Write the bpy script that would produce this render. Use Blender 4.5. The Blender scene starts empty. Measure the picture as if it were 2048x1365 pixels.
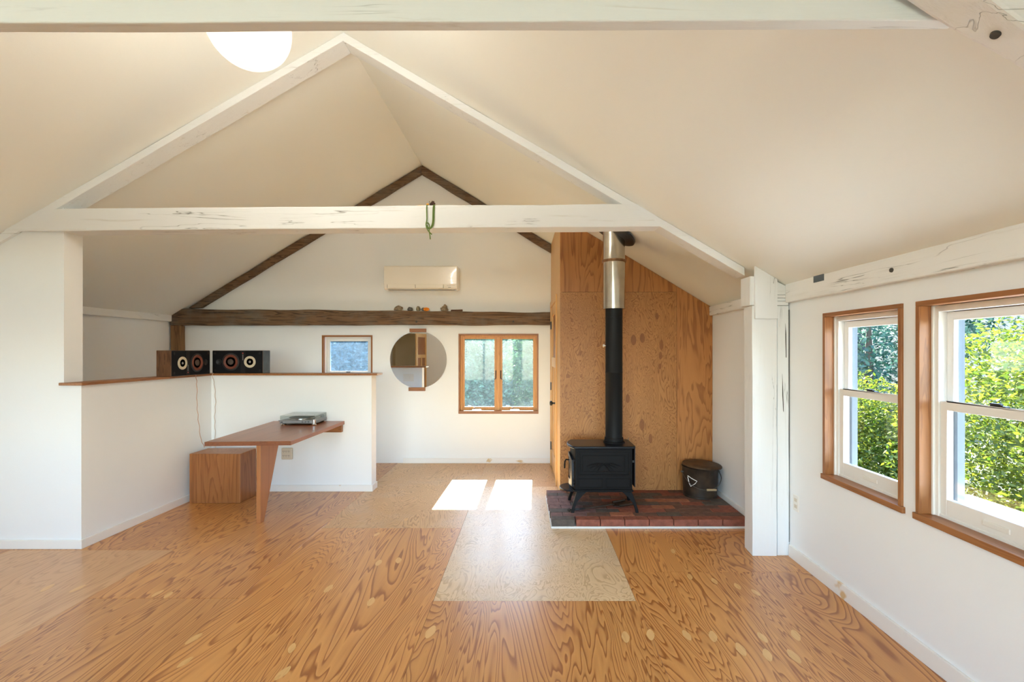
import bpy, math, random
from mathutils import Vector, Matrix, noise as mnoise
random.seed(7)
PI = math.pi
sc = bpy.context.scene
C = sc.collection

# ---------------------------------------------------------------- camera
cd = bpy.data.cameras.new('camera')
cam = bpy.data.objects.new('camera', cd); C.objects.link(cam)
cam.location = (0, 0, 1.5)
cam.rotation_euler = (PI/2, 0, 0)
cd.sensor_width = 36.0
cd.lens = 36.0*968/2048
cd.shift_x = -(1060-1024)/2048
cd.shift_y = (702-682.5)/2048
cd.clip_start = 0.02
sc.camera = cam

# ---------------------------------------------------------------- sky, sun, exposure
sc.view_settings.view_transform = 'Standard'
sc.view_settings.look = 'None'
sc.view_settings.gamma = 1.0
sc.view_settings.use_curve_mapping = False
sc.view_settings.exposure = 2.58
SUN_TAN = 0.835
w = bpy.data.worlds.new('sky'); sc.world = w; w.use_nodes = True
wn = w.node_tree.nodes; wl = w.node_tree.links
sky = wn.new('ShaderNodeTexSky'); sky.sky_type = 'NISHITA'
sky.sun_disc = False
sky.sun_elevation = math.atan(SUN_TAN); sky.sun_rotation = 0.0
sky.air_density = 1.0; sky.dust_density = 0.4; sky.ozone_density = 2.0
wl.new(sky.outputs[0], wn['Background'].inputs[0])
wn['Background'].inputs[1].default_value = 0.46
sd = bpy.data.lights.new('sun', 'SUN'); sd.energy = 11.5; sd.angle = math.radians(0.5)
sd.color = (1.0, 0.96, 0.90)
so = bpy.data.objects.new('sun', sd); C.objects.link(so)
so.rotation_euler = Vector((-0.02, -1.0, -SUN_TAN)).to_track_quat('-Z', 'Y').to_euler()
so.location = (0, 12, 10)
try:
    sc.cycles.use_denoising = True
    sc.cycles.max_bounces = 14; sc.cycles.diffuse_bounces = 8; sc.cycles.glossy_bounces = 5
    sc.cycles.transparent_max_bounces = 24
    sc.cycles.sample_clamp_indirect = 8.0
    sc.cycles.caustics_reflective = False; sc.cycles.caustics_refractive = False
except Exception:
    pass

def portal(name, loc, d, sx, sy):
    l = bpy.data.lights.new(name, 'AREA'); l.shape = 'RECTANGLE'; l.size = sx; l.size_y = sy
    l.cycles.is_portal = True
    o = bpy.data.objects.new(name, l); C.objects.link(o); o.location = loc
    o.rotation_euler = Vector(d).to_track_quat('-Z', 'Z').to_euler()

# ---------------------------------------------------------------- materials
MATS = {}
def new_mat(name):
    m = bpy.data.materials.new(name); m.use_nodes = True; MATS[name] = m
    nt = m.node_tree
    return m, nt, nt.nodes['Principled BSDF']
def N(nt, t, **kw):
    n = nt.nodes.new(t)
    for k, v in kw.items():
        if k.startswith('i_'):
            key = k[2:]
            n.inputs[int(key) if key.isdigit() else key.replace('_', ' ')].default_value = v
        else: setattr(n, k, v)
    return n
def plain(name, col, rough=0.5, metal=0.0, spec=0.5, bump=0.0, bscale=60, var=0.0, vscale=5.0, coat=0.0):
    m, nt, b = new_mat(name)
    b.inputs['Base Color'].default_value = (*col, 1)
    b.inputs['Roughness'].default_value = rough; b.inputs['Metallic'].default_value = metal
    b.inputs['Specular IOR Level'].default_value = spec
    b.inputs['Coat Weight'].default_value = coat
    tc = N(nt, 'ShaderNodeTexCoord')
    if bump:
        n = N(nt, 'ShaderNodeTexNoise', i_Scale=bscale, i_Detail=3.0)
        nt.links.new(tc.outputs['Object'], n.inputs['Vector'])
        bp = N(nt, 'ShaderNodeBump', i_Strength=bump, i_Distance=0.01)
        nt.links.new(n.outputs[0], bp.inputs['Height']); nt.links.new(bp.outputs[0], b.inputs['Normal'])
    if var:
        n = N(nt, 'ShaderNodeTexNoise', i_Scale=vscale, i_Detail=4.0)
        nt.links.new(tc.outputs['Object'], n.inputs['Vector'])
        r = N(nt, 'ShaderNodeValToRGB')
        r.color_ramp.elements[0].position = 0.3; r.color_ramp.elements[1].position = 0.75
        r.color_ramp.elements[0].color = (*[c*(1-var) for c in col], 1)
        r.color_ramp.elements[1].color = (*[min(1, c*(1+var)) for c in col], 1)
        nt.links.new(n.outputs[0], r.inputs[0]); nt.links.new(r.outputs[0], b.inputs['Base Color'])
    return m
def wood(name, light, dark, axis='Y', rings=9.0, cross=2.6, along=0.35, rough=0.4, contrast=1.0, bump=0.05,
         coat=0.0, distort=0.6, tint=0.0, wear=None, fine=0.25, wide=0.55):
    """figured wood: contour lines of a noise stretched along the grain"""
    m, nt, b = new_mat(name); L = nt.links.new
    tc = N(nt, 'ShaderNodeTexCoord'); oi = N(nt, 'ShaderNodeObjectInfo')
    mul = N(nt, 'ShaderNodeMath', operation='MULTIPLY', i_1=37.0); L(oi.outputs['Random'], mul.inputs[0])
    add = N(nt, 'ShaderNodeVectorMath', operation='ADD'); L(tc.outputs['Object'], add.inputs[0]); L(mul.outputs[0], add.inputs[1])
    sc3 = [cross]*3; sc3['XYZ'.index(axis)] = along
    mp = N(nt, 'ShaderNodeVectorMath', operation='MULTIPLY'); mp.inputs[1].default_value = sc3; L(add.outputs[0], mp.inputs[0])
    n1 = N(nt, 'ShaderNodeTexNoise', i_Scale=1.0, i_Detail=4.0, i_Roughness=0.48, i_Distortion=distort); L(mp.outputs[0], n1.inputs['Vector'])
    k = N(nt, 'ShaderNodeMath', operation='MULTIPLY', i_1=rings); L(n1.outputs[0], k.inputs[0])
    f = N(nt, 'ShaderNodeMath', operation='FRACT'); L(k.outputs[0], f.inputs[0])
    r = N(nt, 'ShaderNodeValToRGB'); e = r.color_ramp.elements
    e[0].position = 0.0; e[0].color = (0, 0, 0, 1); e[1].position = 1.0; e[1].color = (0, 0, 0, 1)
    a = e.new(wide); a.color = (0.25*contrast,)*3 + (1,)
    a = e.new(0.80); a.color = (0.9*contrast,)*3 + (1,)
    a = e.new(0.90); a.color = (1.0*contrast,)*3 + (1,)
    L(f.outputs[0], r.inputs[0])
    # fine pores
    sf = [140.0]*3; sf['XYZ'.index(axis)] = 5.0
    mp2 = N(nt, 'ShaderNodeVectorMath', operation='MULTIPLY'); mp2.inputs[1].default_value = sf; L(add.outputs[0], mp2.inputs[0])
    n2 = N(nt, 'ShaderNodeTexNoise', i_Scale=1.0, i_Detail=2.0); L(mp2.outputs[0], n2.inputs['Vector'])
    mf = N(nt, 'ShaderNodeMath', operation='MULTIPLY_ADD', i_1=fine, i_2=-fine*0.5); L(n2.outputs[0], mf.inputs[0])
    # broad tone
    n3 = N(nt, 'ShaderNodeTexNoise', i_Scale=0.8, i_Detail=2.0); L(mp.outputs[0], n3.inputs['Vector'])
    mt = N(nt, 'ShaderNodeMath', operation='MULTIPLY_ADD', i_1=0.7, i_2=-0.35); L(n3.outputs[0], mt.inputs[0])
    s1 = N(nt, 'ShaderNodeMath', operation='ADD'); L(r.outputs[0], s1.inputs[0]); L(mf.outputs[0], s1.inputs[1])
    s2 = N(nt, 'ShaderNodeMath', operation='ADD', use_clamp=True); L(s1.outputs[0], s2.inputs[0]); L(mt.outputs[0], s2.inputs[1])
    mx = N(nt, 'ShaderNodeMixRGB'); mx.inputs[1].default_value = (*light, 1); mx.inputs[2].default_value = (*dark, 1); L(s2.outputs[0], mx.inputs[0])
    out = mx.outputs[0]
    if tint:
        hv = N(nt, 'ShaderNodeHueSaturation')
        mr = N(nt, 'ShaderNodeMath', operation='MULTIPLY_ADD', i_1=tint, i_2=1-tint*0.5); L(oi.outputs['Random'], mr.inputs[0])
        L(mr.outputs[0], hv.inputs['Value']); L(out, hv.inputs['Color']); out = hv.outputs[0]
    if wear:   # worn, scuffed patches (a colour of the surface itself)
        nw = N(nt, 'ShaderNodeTexNoise', i_Scale=wear[1], i_Detail=5.0, i_Roughness=0.65); L(add.outputs[0], nw.inputs['Vector'])
        rw = N(nt, 'ShaderNodeValToRGB'); rw.color_ramp.elements[0].position = wear[2]; rw.color_ramp.elements[1].position = wear[3]
        rw.color_ramp.elements[0].color = (0, 0, 0, 1); rw.color_ramp.elements[1].color = (wear[4],)*3+(1,)
        L(nw.outputs[0], rw.inputs[0])
        m3 = N(nt, 'ShaderNodeMixRGB'); m3.inputs[2].default_value = (*wear[0], 1); L(rw.outputs[0], m3.inputs[0]); L(out, m3.inputs[1]); out = m3.outputs[0]
    L(out, b.inputs['Base Color'])
    b.inputs['Roughness'].default_value = rough; b.inputs['Coat Weight'].default_value = coat; b.inputs['Coat Roughness'].default_value = 0.25
    if bump:
        bp = N(nt, 'ShaderNodeBump', i_Strength=bump, i_Distance=0.004, invert=True); L(s2.outputs[0], bp.inputs['Height']); L(bp.outputs[0], b.inputs['Normal'])
    return m
def painted_timber(name, axis, paint=(0.82, 0.845, 0.86), under=(0.42, 0.37, 0.28), amount=0.5, bump=0.5, crack=1.0):
    """thin white paint over rough-sawn timber: grain shows as ridges, cracks and worn spots"""
    m, nt, b = new_mat(name); L = nt.links.new
    tc = N(nt, 'ShaderNodeTexCoord'); oi = N(nt, 'ShaderNodeObjectInfo')
    mul = N(nt, 'ShaderNodeMath', operation='MULTIPLY', i_1=23.0); L(oi.outputs['Random'], mul.inputs[0])
    add = N(nt, 'ShaderNodeVectorMath', operation='ADD'); L(tc.outputs['Object'], add.inputs[0]); L(mul.outputs[0], add.inputs[1])
    s3 = [26.0]*3; s3['XYZ'.index(axis)] = 1.6
    mp = N(nt, 'ShaderNodeVectorMath', operation='MULTIPLY'); mp.inputs[1].default_value = s3; L(add.outputs[0], mp.inputs[0])
    n1 = N(nt, 'ShaderNodeTexNoise', i_Scale=1.0, i_Detail=6.0, i_Roughness=0.65, i_Distortion=0.5); L(mp.outputs[0], n1.inputs['Vector'])
    r1 = N(nt, 'ShaderNodeValToRGB'); r1.color_ramp.elements[0].position = 0.60; r1.color_ramp.elements[1].position = 0.80
    r1.color_ramp.elements[0].color = (0, 0, 0, 1); r1.color_ramp.elements[1].color = (amount,)*3+(1,)
    L(n1.outputs[0], r1.inputs[0])
    # long checks
    s4 = [9.0]*3; s4['XYZ'.index(axis)] = 0.55
    mp4 = N(nt, 'ShaderNodeVectorMath', operation='MULTIPLY'); mp4.inputs[1].default_value = s4; L(add.outputs[0], mp4.inputs[0])
    n4 = N(nt, 'ShaderNodeTexNoise', i_Scale=1.0, i_Detail=4.0, i_Distortion=0.8); L(mp4.outputs[0], n4.inputs['Vector'])
    sb = N(nt, 'ShaderNodeMath', operation='SUBTRACT', i_1=0.5); L(n4.outputs[0], sb.inputs[0])
    ab = N(nt, 'ShaderNodeMath', operation='ABSOLUTE'); L(sb.outputs[0], ab.inputs[0])
    r4 = N(nt, 'ShaderNodeValToRGB'); r4.color_ramp.elements[0].position = 0.0; r4.color_ramp.elements[1].position = 0.006
    r4.color_ramp.elements[0].color = (1, 1, 1, 1); r4.color_ramp.elements[1].color = (0, 0, 0, 1); L(ab.outputs[0], r4.inputs[0])
    n5 = N(nt, 'ShaderNodeTexNoise', i_Scale=2.2, i_Detail=2.0); L(add.outputs[0], n5.inputs['Vector'])
    r5 = N(nt, 'ShaderNodeValToRGB'); r5.color_ramp.elements[0].position = 0.52; r5.color_ramp.elements[1].position = 0.62; L(n5.outputs[0], r5.inputs[0])
    ck = N(nt, 'ShaderNodeMath', operation='MULTIPLY'); L(r4.outputs[0], ck.inputs[0]); L(r5.outputs[0], ck.inputs[1])
    ck2 = N(nt, 'ShaderNodeMath', operation='MULTIPLY', i_1=crack*0.75); L(ck.outputs[0], ck2.inputs[0])
    mx = N(nt, 'ShaderNodeMixRGB'); mx.inputs[1].default_value = (*paint, 1); mx.inputs[2].default_value = (*under, 1); L(r1.outputs[0], mx.inputs[0])
    mx2 = N(nt, 'ShaderNodeMixRGB'); mx2.inputs[2].default_value = (0.10, 0.10, 0.10, 1); L(ck2.outputs[0], mx2.inputs[0]); L(mx.outputs[0], mx2.inputs[1])
    L(mx2.outputs[0], b.inputs['Base Color']); b.inputs['Roughness'].default_value = 0.55
    hs = N(nt, 'ShaderNodeMath', operation='SUBTRACT'); L(n1.outputs[0], hs.inputs[0]); L(ck2.outputs[0], hs.inputs[1])
    bp = N(nt, 'ShaderNodeBump', i_Strength=bump, i_Distance=0.005); L(hs.outputs[0], bp.inputs['Height']); L(bp.outputs[0], b.inputs['Normal'])
    return m
def glass(name, tint=(0.98, 0.985, 0.99), refl=0.07, dirt=0.0, dirtcol=(0.8, 0.9, 0.95)):
    m, nt, b = new_mat(name); L = nt.links.new; nt.nodes.remove(b)
    out = nt.nodes['Material Output']
    tr = N(nt, 'ShaderNodeBsdfTransparent'); tr.inputs[0].default_value = (*tint, 1)
    gl = N(nt, 'ShaderNodeBsdfGlossy'); gl.inputs['Roughness'].default_value = 0.02
    lw = N(nt, 'ShaderNodeLayerWeight', i_Blend=0.5)
    pw = N(nt, 'ShaderNodeMath', operation='POWER', i_1=4.0); L(lw.outputs['Facing'], pw.inputs[0])
    mul = N(nt, 'ShaderNodeMath', operation='MULTIPLY_ADD', i_1=0.9, i_2=refl*0.25, use_clamp=True); L(pw.outputs[0], mul.inputs[0])
    mix = N(nt, 'ShaderNodeMixShader'); L(mul.outputs[0], mix.inputs[0]); L(tr.outputs[0], mix.inputs[1]); L(gl.outputs[0], mix.inputs[2])
    last = mix
    if dirt:
        tl = N(nt, 'ShaderNodeBsdfTranslucent'); tl.inputs[0].default_value = (*dirtcol, 1)
        tc = N(nt, 'ShaderNodeTexCoord')
        n = N(nt, 'ShaderNodeTexNoise', i_Scale=7.0, i_Detail=8.0, i_Roughness=0.75); L(tc.outputs['Object'], n.inputs['Vector'])
        r = N(nt, 'ShaderNodeMapRange'); r.inputs[1].default_value = 0.3; r.inputs[2].default_value = 0.75; r.inputs[3].default_value = dirt*0.5; r.inputs[4].default_value = dirt*1.5
        L(n.outputs[0], r.inputs[0])
        m2 = N(nt, 'ShaderNodeMixShader'); L(r.outputs[0], m2.inputs[0]); L(mix.outputs[0], m2.inputs[1]); L(tl.outputs[0], m2.inputs[2]); last = m2
    L(last.outputs[0], out.inputs['Surface'])
    return m
def leafmat(name, c1, c2, trans=0.4):
    m, nt, b = new_mat(name); L = nt.links.new; nt.nodes.remove(b); out = nt.nodes['Material Output']
    g = N(nt, 'ShaderNodeNewGeometry'); r = N(nt, 'ShaderNodeValToRGB')
    r.color_ramp.elements[0].color = (*c1, 1); r.color_ramp.elements[1].color = (*c2, 1); L(g.outputs['Random Per Island'], r.inputs[0])
    d = N(nt, 'ShaderNodeBsdfDiffuse'); t = N(nt, 'ShaderNodeBsdfTranslucent'); gl = N(nt, 'ShaderNodeBsdfGlossy'); gl.inputs['Roughness'].default_value = 0.55
    L(r.outputs[0], d.inputs[0]); L(r.outputs[0], t.inputs[0])
    mx = N(nt, 'ShaderNodeMixShader', i_0=trans); L(d.outputs[0], mx.inputs[1]); L(t.outputs[0], mx.inputs[2])
    m2 = N(nt, 'ShaderNodeMixShader', i_0=0.03); L(mx.outputs[0], m2.inputs[1]); L(gl.outputs[0], m2.inputs[2])
    L(m2.outputs[0], out.inputs['Surface'])
    return m

plain('wall', (0.83, 0.855, 0.87), 0.65, bump=0.04, bscale=90)
plain('ceil', (0.87, 0.885, 0.845), 0.7, bump=0.03, bscale=60)
plain('hall', (0.88, 0.80, 0.63), 0.7)  # tan stands in for a wall lying in shade
painted_timber('paint_x', 'X', amount=0.45)
painted_timber('paint_y', 'Y', amount=0.35, paint=(0.83, 0.84, 0.83))
painted_timber('paint_z', 'Z', amount=0.30)
painted_timber('whitewash', 'X', paint=(0.80, 0.83, 0.83), under=(0.42, 0.36, 0.25), amount=0.75, crack=0.5)
painted_timber('paint_rough', 'X', paint=(0.83, 0.83, 0.82), amount=0.3, bump=0.7)
wood('ply', (0.62, 0.30, 0.09), (0.30, 0.10, 0.022), 'Y', rings=56, cross=2.2, along=0.32, wide=.6, rough=0.33, coat=0.25, tint=0.22, contrast=0.95, bump=0.05)
wood('ply_mid', (0.66, 0.40, 0.175), (0.36, 0.18, 0.065), 'Y', rings=38, cross=2.6, along=0.8, wide=.6, rough=0.40, coat=0.1, contrast=0.75, distort=1.2, bump=0.05, wear=((0.55, 0.45, 0.33), 1.3, 0.5, 0.75, 0.5))
wood('ply_pale', (0.74, 0.545, 0.31), (0.47, 0.29, 0.13), 'Y', rings=22, cross=3.4, along=1.5, wide=.6, rough=0.42, coat=0.2, contrast=0.75, distort=1.6, bump=0.04, wear=((0.62, 0.54, 0.43), 1.6, 0.45, 0.75, 0.5))
wood('ply_pink', (0.63, 0.36, 0.16), (0.40, 0.19, 0.075), 'Y', rings=40, cross=2.3, along=0.3, rough=0.36, coat=0.2, contrast=0.6)
wood('plug', (0.70, 0.43, 0.17), (0.55, 0.30, 0.10), 'Y', rings=5, cross=20, along=3, rough=0.4, contrast=0.5)
wood('panel_burl', (0.46, 0.205, 0.056), (0.24, 0.085, 0.018), 'Z', rings=26, cross=4.0, along=1.3, wide=.6, rough=0.45, contrast=0.9, distort=1.8, tint=0.06)
wood('panel_stripe', (0.45, 0.19, 0.05), (0.24, 0.08, 0.017), 'Z', rings=20, cross=3.4, along=0.4, rough=0.45, contrast=0.8)
wood('pine_z', (0.68, 0.41, 0.16), (0.50, 0.26, 0.085), 'Z', rings=7, cross=8, along=0.5, rough=0.45, contrast=0.5)
wood('fir_x', (0.34, 0.135, 0.040), (0.20, 0.070, 0.018), 'X', rings=9, cross=16, along=0.8, rough=0.4, contrast=0.7, bump=0.03)
wood('fir_y', (0.34, 0.135, 0.040), (0.20, 0.070, 0.018), 'Y', rings=9, cross=16, along=0.8, rough=0.4, contrast=0.7, bump=0.03)
wood('fir_z', (0.34, 0.135, 0.040), (0.20, 0.070, 0.018), 'Z', rings=9, cross=16, along=0.8, rough=0.4, contrast=0.7, bump=0.03)
wood('amber', (0.62, 0.30, 0.07), (0.46, 0.18, 0.035), 'Z', rings=9, cross=18, along=0.6, rough=0.4, contrast=0.6)
wood('table_y', (0.32, 0.105, 0.034), (0.20, 0.055, 0.016), 'Y', rings=6, cross=9, along=0.5, rough=0.32, contrast=0.6, coat=0.2)
wood('table_z', (0.44, 0.18, 0.06), (0.30, 0.10, 0.03), 'Z', rings=6, cross=9, along=0.4, rough=0.4, contrast=0.5)
wood('table_end', (0.22, 0.07, 0.022), (0.12, 0.03, 0.01), 'X', rings=9, cross=30, along=6, rough=0.45, contrast=0.6)
wood('block', (0.35, 0.135, 0.038), (0.19, 0.06, 0.015), 'Z', rings=10, cross=7, along=0.5, rough=0.42, contrast=0.7)
wood('walnut', (0.16, 0.075, 0.035), (0.07, 0.03, 0.014), 'Z', rings=9, cross=14, along=1.2, rough=0.45, contrast=0.9)
wood('oldbeam', (0.20, 0.115, 0.06), (0.055, 0.03, 0.017), 'X', rings=13, cross=9, along=0.5, rough=0.85, contrast=0.9, bump=0.9, wear=((0.17, 0.15, 0.12), 2.5, 0.45, 0.7, 0.7), fine=0.6)
wood('oldbeam_z', (0.25, 0.135, 0.06), (0.10, 0.05, 0.025), 'Z', rings=9, cross=9, along=0.5, rough=0.85, contrast=0.8, bump=0.9, fine=0.6)
# painted skirting with bare knots
m = plain('skirt', (0.83, 0.82, 0.79), 0.5)
nt = m.node_tree; b = nt.nodes['Principled BSDF']
tc = N(nt, 'ShaderNodeTexCoord'); n = N(nt, 'ShaderNodeTexNoise', i_Scale=3.3, i_Detail=3.0, i_Distortion=0.7)
r = N(nt, 'ShaderNodeValToRGB'); r.color_ramp.elements[0].position = 0.635; r.color_ramp.elements[1].position = 0.68
r.color_ramp.elements[0].color = (0.83, 0.82, 0.79, 1); r.color_ramp.elements[1].color = (0.66, 0.48, 0.26, 1)
nt.links.new(tc.outputs['Object'], n.inputs['Vector']); nt.links.new(n.outputs[0], r.inputs[0]); nt.links.new(r.outputs[0], b.inputs['Base Color'])
plain('vinyl', (0.82, 0.81, 0.78), 0.4)
plain('vinyl_grey', (0.10, 0.125, 0.145), 0.5)
plain('plate', (0.80, 0.78, 0.73), 0.35)
plain('plate_tan', (0.62, 0.55, 0.44), 0.4)
plain('slot', (0.05, 0.045, 0.04), 0.6)
plain('black', (0.018, 0.018, 0.019), 0.5)
plain('blackhw', (0.02, 0.019, 0.018), 0.4)
plain('iron', (0.0065, 0.0062, 0.0068), 0.55, spec=0.14, bump=0.06, bscale=250)
plain('iron_gloss', (0.008, 0.009, 0.012), 0.3, spec=0.25, coat=0.08)
plain('pipe_black', (0.008, 0.008, 0.0085), 0.5, spec=0.2)
plain('stove_glass', (0.02, 0.018, 0.015), 0.08)
plain('brass', (0.75, 0.66, 0.42), 0.35, metal=0.9)
plain('chrome', (0.75, 0.75, 0.74), 0.18, metal=1.0)
plain('steel', (0.62, 0.59, 0.52), 0.20, metal=1.0, var=0.14, vscale=9)
plain('steel_rust', (0.30, 0.17, 0.09), 0.5, metal=0.7, var=0.4, vscale=30)
plain('silver', (0.28, 0.29, 0.30), 0.38, metal=0.4)
plain('vinylrec', (0.02, 0.02, 0.02), 0.3)
plain('rubber', (0.03, 0.03, 0.03), 0.8)
plain('ac', (0.86, 0.83, 0.76), 0.18, coat=0.3)
plain('ac_dark', (0.30, 0.29, 0.27), 0.4)
plain('mirror', (0.93, 0.95, 0.94), 0.0, metal=1.0)
plain('rusty', (0.040, 0.024, 0.014), 0.5, var=0.8, vscale=9, bump=0.15, bscale=30)
plain('rusty_lid', (0.095, 0.052, 0.025), 0.5, metal=0.3, var=0.5, vscale=12)
plain('grip', (0.50, 0.36, 0.20), 0.6)
plain('wire', (0.16, 0.15, 0.13), 0.4, metal=0.7)
plain('whitewire', (0.85, 0.85, 0.82), 0.4)
plain('copperwire', (0.50, 0.27, 0.18), 0.5)
plain('paperwire', (0.60, 0.47, 0.38), 0.5)
plain('baffle', (0.008, 0.008, 0.010), 0.6, spec=0.15, bump=0.03, bscale=300)
plain('baffle2', (0.016, 0.015, 0.016), 0.5, spec=0.2)
plain('cream', (0.64, 0.56, 0.42), 0.5)
plain('cream2', (0.52, 0.50, 0.36), 0.5)
plain('surround', (0.17, 0.045, 0.025), 0.6)
plain('cone', (0.07, 0.045, 0.035), 0.6)
plain('logo_red', (0.75, 0.12, 0.12), 0.4)
plain('logo_grey', (0.28, 0.27, 0.27), 0.4)
plain('spk_side_reflection', (0.055, 0.06, 0.065), 0.32, var=0.3, vscale=20)  # bluish reflection on one speaker end, put into its colour
plain('rope', (0.15, 0.23, 0.055), 0.9, bump=0.5, bscale=300)
plain('pod_brown', (0.07, 0.03, 0.022), 0.7, var=0.5, vscale=60)
plain('pod_orange', (0.72, 0.33, 0.04), 0.6)
plain('twig', (0.70, 0.50, 0.22), 0.7)
plain('stone_tan', (0.27, 0.21, 0.14), 0.85, var=0.35, vscale=50, bump=0.4, bscale=90)
plain('stone_grey', (0.13, 0.12, 0.11), 0.85, var=0.35, vscale=50, bump=0.4, bscale=90)
plain('stone_olive', (0.24, 0.20, 0.13), 0.85, var=0.35, vscale=50)
plain('flower', (0.80, 0.24, 0.01), 0.7, var=0.3, vscale=80)
plain('offcut', (0.10, 0.045, 0.022), 0.8, var=0.3, vscale=40)
plain('white_strip', (0.74, 0.73, 0.70), 0.5)
plain('grass', (0.035, 0.05, 0.025), 0.9, var=0.4, vscale=1.5)
plain('porch', (0.78, 0.80, 0.74), 0.7, var=0.06, vscale=3)
plain('bark', (0.09, 0.07, 0.05), 0.9, bump=0.6, bscale=20)
plain('siding', (0.5, 0.48, 0.44), 0.8)
glass('pane')
glass('pane_dirty', tint=(0.92, 0.97, 0.97), dirt=0.009, dirtcol=(0.75, 0.92, 0.97))
glass('pane_screen', tint=(0.62, 0.72, 0.78), dirt=0.02, dirtcol=(0.62, 0.80, 0.95))
glass('acrylic', tint=(0.90, 0.92, 0.91), refl=0.10)
leafmat('leaf_bright', (0.0426, 0.0911, 0.0058), (0.1810, 0.2027, 0.0165), 0.5)
leafmat('leaf_mid', (0.0143, 0.0539, 0.0209), (0.0704, 0.1403, 0.0539), 0.4)
leafmat('leaf_teal', (0.0121, 0.0539, 0.0391), (0.0660, 0.1485, 0.0990), 0.3)
leafmat('leaf_blue', (0.0280, 0.0616, 0.0784), (0.0728, 0.1344, 0.1568), 0.25)
leafmat('leaf_dark', (0.0050, 0.0200, 0.0120), (0.0200, 0.0520, 0.0240), 0.35)
# bricks: colour differs brick by brick
for nm, c in dict(brick_red=(0.275, 0.088, 0.053), brick_brown=(0.156, 0.081, 0.056), brick_dark=(0.106, 0.085, 0.070), brick_orange=(0.362, 0.138, 0.075), brick_plum=(0.200, 0.106, 0.094)).items():
    plain(nm, c, 0.75, var=0.3, vscale=25, bump=0.5, bscale=120)
m, nt, b = new_mat('lamp_glass')
b.inputs['Base Color'].default_value = (0.95, 0.92, 0.88, 1); b.inputs['Roughness'].default_value = 0.15
b.inputs['Emission Color'].default_value = (1.0, 0.90, 0.80, 1); b.inputs['Emission Strength'].default_value = 0.16

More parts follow.
